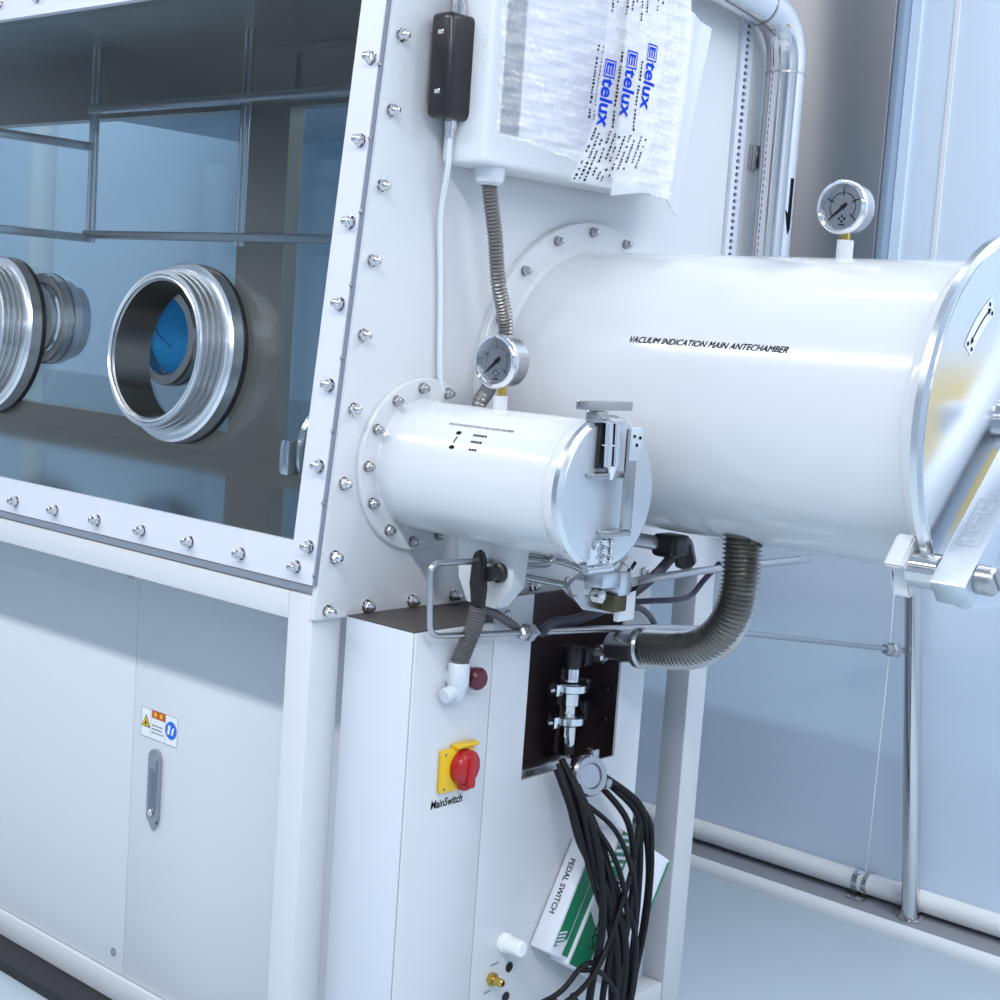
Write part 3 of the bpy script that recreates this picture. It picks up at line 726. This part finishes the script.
# printed tape strip with blue words, slightly curved band over the wrap
def tapeP(u, v):       # u across (to the right), v downwards along the tape
    z = .985-v
    y = .318+.02*(1-v/.3)+u-.045*max(0, v-.30)/.1
    x = .137+.012*math.sin(PI*min(1, max(0, (y-.16)/.40)))+.0012*math.sin(40*v)
    return Vector((x, y, z))
sheet('tape', lambda a, c: tapeP(a*.140, c*.385), 16, 40, .0008, film('clear_tape', (.92, .93, .97), .14, .06), WC)
def down(u0, v0, slope=0.0):       # lettering that reads downwards
    return lambda x, y: tapeP(u0+y-slope*x, v0+x)+Vector((.0012, 0, 0))
for (u0, v0) in ((.006, .215), (.052, .195), (.098, .177)):
    b = B(); W_ = letter(b, 'telux', .037, down(u0-.001, v0+.025), width=.066, shear=.05, bold=.0010)
    f = down(u0, v0)
    border(b, .0, -.002, .024, .022, .0022, f)
    for q in (.004, .0098, .0156): rect(b, .004, q-.002, .020, q+.0014, f)
    rect(b, .004, .002, .008, .018, f)
    obj('blue_wording', b, BLUEI, WC, recalc=False)
b = B()
def tiny(u, v0, v1, hgt, seed):
    rr = random.Random(seed); v = v0; f = down(u, 0)
    while v < v1:
        L_ = rr.uniform(.0022, .0046)
        if rr.random() < .82: rect(b, v, 0, v+L_, hgt*rr.uniform(.6, 1), f)
        v += L_+rr.uniform(.0008, .0022)
for k, u in enumerate((.004, .014, .024, .036, .048, .058, .070, .082, .094, .108, .120)):
    tiny(u, .308-.003*(k > 5)+.002*(k % 3), .382-.005*(k % 2)-.012*(k > 5)-.02*(k > 8), .0046, k)
    pass
obj('small_print', b, INK, WC, recalc=False); b = B()
for k, u in enumerate((.004, .014, .024, .036, .048, .058, .070, .082, .094, .108, .120)):
    tiny(u+.002, .06, .150-.012*(k % 3)-.02*(k > 7), .0042, 40+k)
obj('small_print', b, INK, WC, recalc=False); b = B()
for k, u in enumerate((-.016, -.005, .036, .084)): tiny(u, .200, .300, .0052 if k != 1 else .0022, 80+k)
obj('small_print', b, INK, WC, recalc=False)
obj('cable_gland', B().lathe((.055, .215, .612), (0, 0, -1), [(0, .022), (.012, .021), (.020, .019), (.024, .014)], 24), film('gland_plastic', (.70, .74, .80), .85, .2), WC)

o = obj('corrugated_hose', bellows(spline([(.055, .215, .590), (.055, .222, .565), (.055, .235, .52), (.053, .250, .46), (.050, .274, .405), (.046, .276, .365), (.046, .256, .318), (.046, .235, .290), (.034, .255, .25)], 8), .0100, .0050, .0012, 18), mat('galvanised_hose', (.30, .29, .28), .35, .9), ang=80)
tag(o, 'thin grey corrugated hose dropping from the wrapped controller behind the gauge', 'hose')

# stainless gas pipe at the rear of the end panel
t = thing('gas_pipe', (.045, .95, .0), 'thick polished stainless pipe with rounded bend at the rear edge of the end panel', 'pipe')
obj('pipe', B().tube(fillet([(.045, .605, .980), (.045, .955, .948), (.045, .955, .05)], .085, 12), .033, 32), STEELP, t, ang=60)
for q, dq in (((.045, .955, .862), (0, 0, -1)), ((.045, .86, .956), (0, 1, -.085))):
    obj('weld_bead', B().ringtube(q, dq, [(0, .0331), (0, .0342), (.004, .0342), (.004, .0331)], 32), STEEL, t)
def onpipe(u, v):     # u around, v height
    a = math.radians(-12)+u/.0335; return Vector((.045+.0335*math.cos(a), .955+.0335*math.sin(a), v))
b = B(); flat(b, [(.001, .685), (.010, .685), (.010, .600), (.001, .600)], onpipe); flat(b, [(-.006, .632), (.001, .600), (.004, .590), (.010, .600), (.001, .625)], onpipe)
obj('flow_arrow', b, INK, t, recalc=False)
b = B(); b.span((.0005, .93, .70), (.014, .98, .74), .002); obj('pipe_clip', b, STEEL, t)

# ================================================================== ELECTRICAL CABINET
EC = thing('electrical_cabinet', (.066, .3, FZ), 'white electrical cabinet with red and yellow switch, below the small antechamber', 'cabinet')
b = B(); b.span((.0005, .0505, FZ+.02), (.1265, .2015, .0015), .001); obj('body', b, mat('cabinet_side_paint', (.63, .67, .73), .4), EC)
obj('cover_plate', B().span((.0008, .0508, .0017), (.1263, .2012, .0032)), mat('dark_top_steel', (.10, .085, .08), .5, .3), EC)  # dark sheet standing in for the shadowed gap below the end panel
obj('cover', B().span((.1285, .0505, FZ+.02), (.1325, .2015, .001), .0012), WHITE, EC)
b = B(); b.span((.1285, .2025, FZ+.02), (.1325, .281, .034)); b.span((.1285, .281, FZ+.02), (.1325, .4985, -.234)); b.span((.1285, .4985, FZ+.02), (.1325, .560, .034))
obj('cover', b, WHITE, EC)
b = B(); b.span((.0005, .2025, FZ+.02), (.1275, .56, -.26)); b.span((.0005, .2025, -.26), (.012, .56, .0)); b.span((.012, .2025, -.26), (.1275, .27, .0)); b.span((.012, .545, -.26), (.1275, .56, .0))
obj('cabinet_lining', b, INNER, EC)
obj('ledge', B().span((.100, .283, -.2595), (.127, .40, -.222), .001), STEEL, EC)
obj('screw', B().lathe((.1325, .226, .010), (1, 0, 0), [(0, .0075), (.0025, .0075), (.0035, .006), (.0035, .003), (.002, 0)], 18), STEEL, EC)
# main switch
sw = obj('main_switch', B().span((.1326, .106, -.219), (.141, .169, -.160), .003), YELLOW, EC)
obj('switch_boss', B().span((.1326, .128, -.1605), (.147, .172, -.1545), .002), YELLOW, sw)
b = B(); c = (.1455, -.187); pr = []
for k in range(32):
    a = 2*PI*k/32; rr = .0245
    if -110 < (math.degrees(a)+180) % 360-180 < -62: rr = .031
    pr.append((c[0]+rr*math.cos(a), c[1]+rr*math.sin(a)))
b.prism(pr, 0, .1412, .151); b.lathe((.151, c[0], c[1]), (1, 0, 0), [(0, .022), (.004, .019), (.006, .013), (.006, 0)], 28, False, False)
b.box((.158, c[0], c[1]-.006), (.010, .012, .040), .004)
obj('switch_knob', b, RED, sw, ang=40)
b = B()
for (y, z) in ((.112, -.166), (.112, -.213), (.163, -.213)): b.cyl((.141, y, z), (.1416, y, z), .002, seg=8)
obj('screw', b, INKG, sw)
b = B(); letter(b, 'MainSwitch', .0155, lambda x, y: Vector((.1329, .097+x, -.2395+y)), width=.062, bold=.0004, shear=.1); obj('lettering', b, INK, EC, recalc=False)
# red push button
b = B(); b.lathe((.1326, .153, -.066), (1, 0, 0), [(0, .013), (.012, .013), (.013, .0155), (.022, .0155), (.026, .012), (.027, 0)], 10); obj('push_button', b, REDD, EC)
# conduit elbow of grey plastic
b = B(); b.lathe((.148, .118, -.040), (0, 0, -1), [(0, .012), (.003, .0145), (.030, .0145), (.034, .0125), (.046, .0115), (.052, .006), (.052, 0)], 24)
b.lathe((.148, .112, -.078), (0, -1, -.25), [(0, .010), (.016, .0105), (.020, .009), (.020, 0)], 20); b.cyl((.1326, .118, -.062), (.148, .118, -.062), .011)
obj('conduit_elbow', b, GREYP, EC, ang=40)
# vent knob, brass fitting, holes
b = B(); b.lathe((.1326, .268, -.467), (1, 0, 0), [(0, .0145), (.006, .0145), (.007, .0125), (.034, .0115), (.036, .010), (.036, 0)], 24); obj('white_spout', b, PVC, EC, ang=30)
b = B(); b.lathe((.1326, .245, -.515), (1, 0, 0), [(0, .0095), (.008, .0095)], 6); b.lathe((.1406, .245, -.515), (1, 0, 0), [(0, .0062), (.014, .0060), (.016, .004), (.010, .0035)], 16); obj('brass_fitting', b, BRASS, EC, ang=30)
for k, (y, z) in enumerate(((.284, -.509), (.281, -.553))):
    obj('grommet', B().lathe((.1326, y, z), (1, 0, 0), [(0, .0075), (.0015, .0075), (.002, .006), (.0008, .005), (.0008, 0)], 18), BLACK, EC)
b = B()
for (y, z) in ((.244, -.497), (.232, -.535)):
    for k in range(4): rect(b, y+k*.004, z, y+k*.004+.003, z+.002+.001*(k % 2), lambda yy, zz: Vector((.1329, yy, zz)))
obj('small_lettering', b, INKG, EC, recalc=False)

# vacuum valve stack inside the opening
VS = thing('vacuum_valve', (.07, .456, -.259), 'bright metal clamped vacuum valve stack in the dark opening of the electrical cabinet', 'valve')
vx, vy = .07, .456
def kf(z, name='clamp'):
    b = B(); b.lathe((vx, vy, z-.007), (0, 0, 1), [(0, .026), (.002, .029), (.012, .029), (.014, .026)], 36); o = obj(name, b, ALU, VS, ang=30)
    for s_ in (-1, 1):
        b = B(); b.box((vx+.004, vy+s_*.037, z), (.014, .014, .018), .002); b.cyl((vx+.004, vy+s_*.044, z), (vx+.004, vy+s_*.053, z), .0035, seg=10); obj('lug', b, CHROME, o)
    b = B(); b.cyl((vx+.008, vy+.046, z-.004), (vx+.012, vy+.082, z-.012), .0022, seg=8); b.box((vx+.012, vy+.084, z-.012), (.006, .010, .006), .001); obj('clamp_screw', b, STEEL, o)
kf(-.133); kf(-.183)
obj('tube', B().lathe((vx, vy, -.256), (0, 0, 1), [(0, .020), (.003, .014), (.016, .014), (.020, .018), (.063, .018)], 28), STEELP, VS, ang=30)
obj('tube', B().lathe((vx, vy, -.176), (0, 0, 1), [(0, .014), (.014, .014), (.016, .019), (.034, .019), (.036, .016)], 28), STEELP, VS, ang=30)
b = B(); b.lathe((vx, vy, -.124), (0, 0, 1), [(0, .016), (.02, .016), (.03, .012)], 24); obj('tube', b, STEELP, VS, ang=30)
b = B(); b.lathe((vx, vy, -.104), (0, 0, 1), [(0, .017), (.02, .019), (.034, .016), (.038, 0)], 20); b.box((vx+.01, vy+.018, -.085), (.03, .03, .03), .005); obj('valve_body', b, BLACK, VS)
b = B(); b.lathe((vx+.03, vy+.02, -.083), (.35, 1, .28), [(0, .012), (.006, .012), (.008, .015), (.020, .015), (.022, .012), (.034, .012), (.036, .015), (.044, .015)], 24); obj('port', b, STEELP, VS, ang=30)
# T handle below the clamp
b = B(); b.box((vx+.014, vy+.024, -.166), (.012, .02, .02), .003); obj('lever', b, BLACK, VS)

# ================================================================== TUBES, HOSES, CABLES UNDER THE CHAMBERS
t = thing('tube_loop', (.13, .15, -.02), 'thin bent steel tube loop below the small antechamber ending in a nut', 'tube')
obj('tube', B().tube(fillet([(.155, .157, .093), (.155, .043, .098), (.155, .051, .003), (.155, .232, -.0112)], .018, 6), .0042, 12), STEEL, t, ang=60)
b = B(); b.lathe((.155, .226, -.0108), (0, 1, -.07), [(0, .007), (.003, .010), (.013, .010), (.014, .013), (.026, .013), (.027, .009), (.034, .008)], 6); obj('compression_nut', b, STEEL, t)
t = thing('straight_tube', (.17, .23, -.03), 'long thin steel tube from the loop nut back to the stainless rod', 'tube')
obj('tube', B().tube(fillet([(.155, .258, -.0130), (.155, .533, -.034), (.150, .69, -.054), (.064, 1.58, -.208)], .05, 6), .0050, 12), STEEL, t, ang=60)
b = B(); b.lathe((.0735, 1.475, -.1905), (-.09, .9, -.165), [(.0, .009), (.004, .012), (.03, .012), (.034, .016), (.060, .016), (.062, .010)], 6); obj('nut', b, STEEL, t)
t = thing('outlet_tube', (.26, .5, .06), 'thin steel tube sloping right below the large antechamber, open ended', 'tube')
obj('tube', B().tube([(.264, .235, .060), (.262, .35, .070), (.26, .50, .071), (.26, .772, .0685)], .0058, 12), STEEL, t, ang=60)
obj('flattened_end', B().box((.26, .79, .0680), (.004, .04, .012), .0015), STEEL, t)
for (nm, pts, lab) in (('feed_tube', [(.17, .165, .106), (.172, .285, .086), (.20, .35, .062)], 'upper of the two short steel tubes right of the white gusset'),
                       ('feed_tube', [(.17, .165, .080), (.172, .289, .054), (.205, .36, .040)], 'lower of the two short steel tubes right of the white gusset')):
    o = obj(nm, B().tube(spline(pts, 6), .0048, 10), STEEL, ang=60); tag(o, lab, 'tube', 'feed tubes under the small antechamber')
o = obj('branch_tube', B().tube(fillet([(.185, .190, .088), (.180, .255, .086), (.180, .262, .118)], .012, 5), .0040, 10), STEEL, ang=60)
tag(o, 'tiny bent steel tube rising to the underside of the small antechamber', 'tube')
# manifold
t = thing('manifold', (.27, .26, .05), 'cluster of small steel and brass fittings under the small antechamber door', 'manifold')
obj('plate', B().prism([(.185, .072), (.225, .040), (.335, .020), (.345, .044), (.24, .098)], 0, .255, .262), STEEL, t)
b = B(); b.span((.262, .225, .072), (.292, .262, .092), .002); b.span((.262, .268, .058), (.288, .292, .090), .002); obj('valve_block', b, ALUS, t)
b = B(); b.span((.262, .262, .036), (.285, .290, .060), .002); obj('dark_block', b, mat('dark_brass', (.12, .10, .06), .4, .8), t)
for q, dq, pf, sg in (((.275, .285, .085), (.2, .5, .8), [(0, .008), (.012, .008), (.013, .010), (.024, .010), (.025, .006)], 6), ((.28, .225, .062), (1, 0, 0), [(0, .009), (.012, .009), (.016, 0)], 12),
        ((.275, .30, .068), (0, 1, .1), [(0, .010), (.014, .010), (.015, .007), (.02, .007)], 6), ((.28, .205, .072), (.2, -1, .2), [(0, .008), (.016, .008), (.018, .011), (.024, .011)], 6)):
    obj('fitting', B().lathe(q, dq, pf, sg), STEELP, t, ang=30)
obj('white_tag', B().span((.262, .293, .018), (.270, .330, .060), .001), PAPER, t)
# lever valve
t = thing('lever_valve', (.12, .14, .03), 'black lever valve hanging on the white gusset under the small antechamber', 'valve')
obj('stem', B().lathe((.174, .157, .080), (0, -1, 0), [(0, .013), (.006, .013), (.008, .010), (.022, .010)], 20), BLACK, t, ang=30)
b = B(); b.prism([(.148, .098), (.155, .110), (.163, .110), (.169, .098), (.1705, .060), (.172, .034), (.152, .034), (.149, .065)], 1, .126, .138)
bmesh.ops.bevel(b.bm, geom=b.bm.edges[:], offset=.003, segments=2, affect='EDGES'); obj('lever', b, BLACK, t)
o = obj('braided_hose', bellows(spline([(.162, .132, .034), (.160, .130, .012), (.154, .124, -.014), (.148, .118, -.041)], 8), .0115, .0036, .0008, 16), BRAID, ang=80)
tag(o, 'short grey braided hose between the black lever and the grey conduit elbow', 'hose')
# black handled valve under the large antechamber
t = thing('knob_valve', (.2, .5, .07), 'black knobbed valve below the large antechamber, beside the small door', 'valve')
b = B(); b.box((.20, .505, .099), (.044, .044, .034), .008, None, 3); b.lathe((.205, .522, .104), (.15, .35, -1), [(0, .016), (.008, .0175), (.036, .016), (.042, .008), (.042, 0)], 8); obj('knob', b, BLACK, t)
obj('stem', B().tube([(.16, .42, .112), (.185, .49, .101)], .011, 16), STEEL, t)
o = obj('thick_cable', B().tube(spline([(.158, .270, -.0135), (.144, .315, -.008), (.146, .375, -.006), (.160, .455, .018), (.182, .495, .052), (.200, .515, .085)], 8), [.0078]*41, 12), mat('dark_grey_violet_hose', (.055, .05, .07), .45), ang=60)
tag(o, 'thick dark violet cable rising to the black knobbed valve', 'cable')
o = obj('dark_tube', B().tube(spline([(.140, .158, .030), (.146, .185, .018), (.150, .210, .004), (.146, .228, -.004)], 6), .0062, 10), BRAID, ang=60)
tag(o, 'short dark tube between the black lever and the loop nut', 'tube')
o = obj('thin_cable', B().tube(spline([(.162, .452, .012), (.185, .49, .015), (.20, .53, .016), (.20, .57, .020), (.20, .60, .040), (.21, .625, .066)], 8), .0045, 10), CABLEP, ang=60)
tag(o, 'thin dark violet cable curving up beside the bellows hose', 'cable')
o = obj('thin_cable', B().tube(spline([(.15, .485, .0), (.15, .515, -.006), (.15, .545, -.026), (.15, .555, -.05), (.15, .53, -.072), (.15, .47, -.068), (.135, .42, -.064)], 8), .0048, 10), BRAID, ang=60)
tag(o, 'thin dark grey cable looping in front of the cabinet opening', 'cable')
# bellows hose
t = thing('bellows_hose', (.3, .45, -.08), 'thick dark ribbed metal hose curving from the large antechamber to the cabinet', 'hose')
path = spline([(.355, .45, .158), (.356, .45, .110), (.356, .45, .060), (.345, .45, .015), (.318, .45, -.018), (.280, .45, -.036), (.205, .45, -.048)], 10)
obj('bellows', bellows(path, .0248, .0062, .0034, 28), mat('dark_bellows_steel', (.44, .43, .41), .24, 1.0), t, ang=18)
b = B(); b.lathe((.208, .45, -.0475), (-1, 0, -.15), [(0, .027), (.004, .030), (.012, .030), (.014, .022), (.06, .022)], 32); obj('flange', b, STEEL, t, ang=30)
obj('flange', B().lathe((.355, .45, .150), (0, 0, 1), [(0, .024), (.02, .024)], 32), STEEL, t, ang=30)

# ================================================================== CLAMP, CABLE BUNDLE, PEDAL SWITCHES
t = thing('clamp_ring', (.16, .377, -.262), 'round metal flange clamp hanging below the dark cabinet opening', 'clamp')
cp = Vector((.178, .377, -.232)); cdv = Vector((1, -.28, .25)).normalized()
obj('ring', B().ringtube(cp, cdv, [(-.008, .019), (-.008, .027), (-.004, .030), (.004, .030), (.008, .027), (.008, .019)], 40), STEEL, t, ang=25)
obj('blank_plate', B().lathe(cp, cdv, [(-.006, .0205), (.003, .0205), (.005, .017), (.005, 0)], 36, True, False), mat('blank_steel', (.50, .51, .54), .35, 1.0), t, ang=25)
u_, v_, _ = frame_for(cdv)
for a in (.5, 2.7, 4.4):
    c = cp+(u_*math.cos(a)+v_*math.sin(a))*.033
    obj('lug', B().box(c, (.016, .014, .014), .003), STEEL, t)
obj('wing_nut', B().lathe(cp+(u_*math.cos(.5)+v_*math.sin(.5))*.037, (0, .5, -1), [(0, .004), (.018, .004), (.019, .007), (.026, .007)], 10), CHROME, t)

def pedal_box(o, u, v, L, Wd, th, label, narrow):
    o = Vector(o); u = Vector(u).normalized(); v = (Vector(v)-Vector(v).dot(u)*u).normalized(); n = v.cross(u).normalized()
    if n.x < 0: n = -n
    c = o+u*(L/2)+v*(Wd/2)-n*(th/2); rot = Matrix((u, v, n)).transposed()
    t = thing('pedal_switch_box', tuple(c+u*(L/2)), label, 'box', 'pedal switch boxes')
    obj('carton', B().box(c, (L, Wd, th), .004, rot), CARD, t)
    F = lambda a, q: o+u*a+v*q+n*.0006            # broad face
    S = lambda a, q: o+u*a-n*q-v*.0006            # narrow side facing left
    b = B()
    if narrow:
        for (q0, q1, a0, a1) in ((.004, .030, .004, L-.03), (.031, Wd-.004, .002, L-.006)):
            flat(b, [(a0, q0), (a1+.02*(q0 < .01), q0), (a1, q1), (a0, q1)], F)
    else:
        flat(b, [(.003, .003), (.100, .003), (.062, .040), (.003, .040)], F); flat(b, [(.13, .003), (L-.004, .003), (L-.004, .05), (.16, .05)], F)
        rect(b, .004, Wd-.007, L-.01, Wd-.0015, F)
    obj('green_print', b, GREEN, t, recalc=False)
    b = B(); F2 = lambda a, q: F(a, q)+n*.0005
    if narrow:
        for k in range(5): flat(b, [(L-.034+k*.0055, .005), (L-.031+k*.0055, .005), (L-.037+k*.0055, .022), (L-.040+k*.0055, .022)], F2)
        rect(b, .05, .0300, L-.02, .0312, F2)
    else:
        for k in range(5): flat(b, [(.010+k*.011, .004), (.015+k*.011, .004), (.006+k*.011, .034), (.001+k*.011, .034)], F2)
    obj('stripe', b, CARD, t, recalc=False)
    b = B()
    if narrow: letter(b, 'PEDAL SWITCH', .0135, lambda x, y: S(.030+x, .026-y), width=.084, bold=.0002)
    else: letter(b, 'PEDAL SWITCH', .030, lambda x, y: F(.062+x, .052-y), width=.115, bold=.0004)
    obj('lettering', b, INK, t, recalc=False)
    return t
pedal_box((.172, .408, -.341), (.0, -.50, -.866), (.0, .866, -.50), .168, .100, .038, 'green and white pedal switch carton hanging on the left, its white edge to the front', True)
pedal_box((.177, .474, -.330), (.0, -.52, -.854), (.03, .854, -.52), .215, .150, .036, 'white pedal switch carton with green ends hanging on the right by the stand leg', False)

def cab(pts, r=.0040):
    o = obj('black_cable', B().tube(spline(pts, 8), r, 8), CABLE, ang=60)
    return tag(o, 'black cable of the tangled bundle hanging over the two pedal switch cartons', 'cable', 'black cables over the pedal switch cartons')
X = .215
cab([(.16, .335, -.205), (.20, .330, -.25), (X, .345, -.32), (X, .385, -.40), (X, .415, -.48), (X, .425, -.56), (X, .43, -.63)], .005)
cab([(.16, .328, -.21), (.20, .322, -.27), (X, .350, -.36), (X, .395, -.44), (X+.005, .44, -.52), (X, .455, -.60), (X, .45, -.66)])
cab([(.165, .345, -.22), (X, .345, -.29), (X+.01, .365, -.37), (X+.01, .375, -.45), (X, .375, -.53), (X, .365, -.62)], .006)
cab([(.17, .41, -.235), (X, .455, -.28), (X, .485, -.34), (X, .498, -.41), (X, .490, -.50), (X, .47, -.57), (X, .45, -.61)], .006)
cab([(.17, .415, -.24), (X, .45, -.29), (X-.005, .475, -.35), (X-.005, .480, -.43), (X, .468, -.52), (X, .445, -.60), (X, .43, -.66)], .005)
cab([(.175, .36, -.262), (X+.01, .385, -.30), (X+.015, .43, -.37), (X+.01, .455, -.44), (X+.01, .462, -.52), (X+.01, .46, -.575)])
cab([(.19, .325, -.25), (X+.01, .38, -.33), (X+.015, .42, -.41), (X+.01, .435, -.50), (X+.01, .41, -.58), (X, .38, -.65)])
cab([(X, .46, -.30), (X+.01, .44, -.36), (X+.015, .405, -.43), (X+.015, .365, -.50), (X+.01, .30, -.535), (.17, .235, -.575), (.16, .19, -.62)])
cab([(X, .38, -.50), (X+.012, .33, -.49), (X+.005, .29, -.52), (.175, .245, -.56), (.16, .21, -.60)])
cab([(X+.004, .34, -.50), (X+.012, .375, -.51), (X+.012, .415, -.55), (X+.005, .44, -.60), (X, .455, -.65)])
cab([(X, .33, -.535), (X+.006, .345, -.56), (X+.006, .37, -.585), (X+.004, .40, -.63)], .0045)
cab([(X, .29, -.53), (X, .285, -.57), (X-.01, .27, -.62)], .0045)
cab([(.165, .322, -.215), (.19, .325, -.26), (.20, .345, -.32), (.215, .387, -.39), (.222, .412, -.47), (.222, .425, -.55), (.215, .43, -.64)], .0075)
cab([(.165, .335, -.23), (.192, .338, -.27), (.20, .36, -.32), (.215, .405, -.40), (.225, .432, -.48), (.222, .440, -.56), (.215, .44, -.64)], .0075)
cab([(.17, .405, -.245), (X, .43, -.30), (X+.008, .445, -.38), (X+.008, .44, -.46), (X+.006, .43, -.54), (X, .43, -.64)], .005)
cab([(.165, .34, -.225), (X-.01, .35, -.30), (X+.004, .385, -.36), (X+.006, .41, -.45), (X+.004, .40, -.54), (X, .40, -.64)], .005)
cab([(.175, .42, -.245), (X+.004, .468, -.295), (X+.006, .49, -.36), (X+.006, .492, -.45), (X+.004, .478, -.54), (X, .462, -.62)], .0045)
cab([(.18, .35, -.24), (X-.004, .37, -.31), (X+.004, .40, -.38), (X+.01, .452, -.46), (X+.008, .47, -.54), (X, .47, -.62)], .0045)
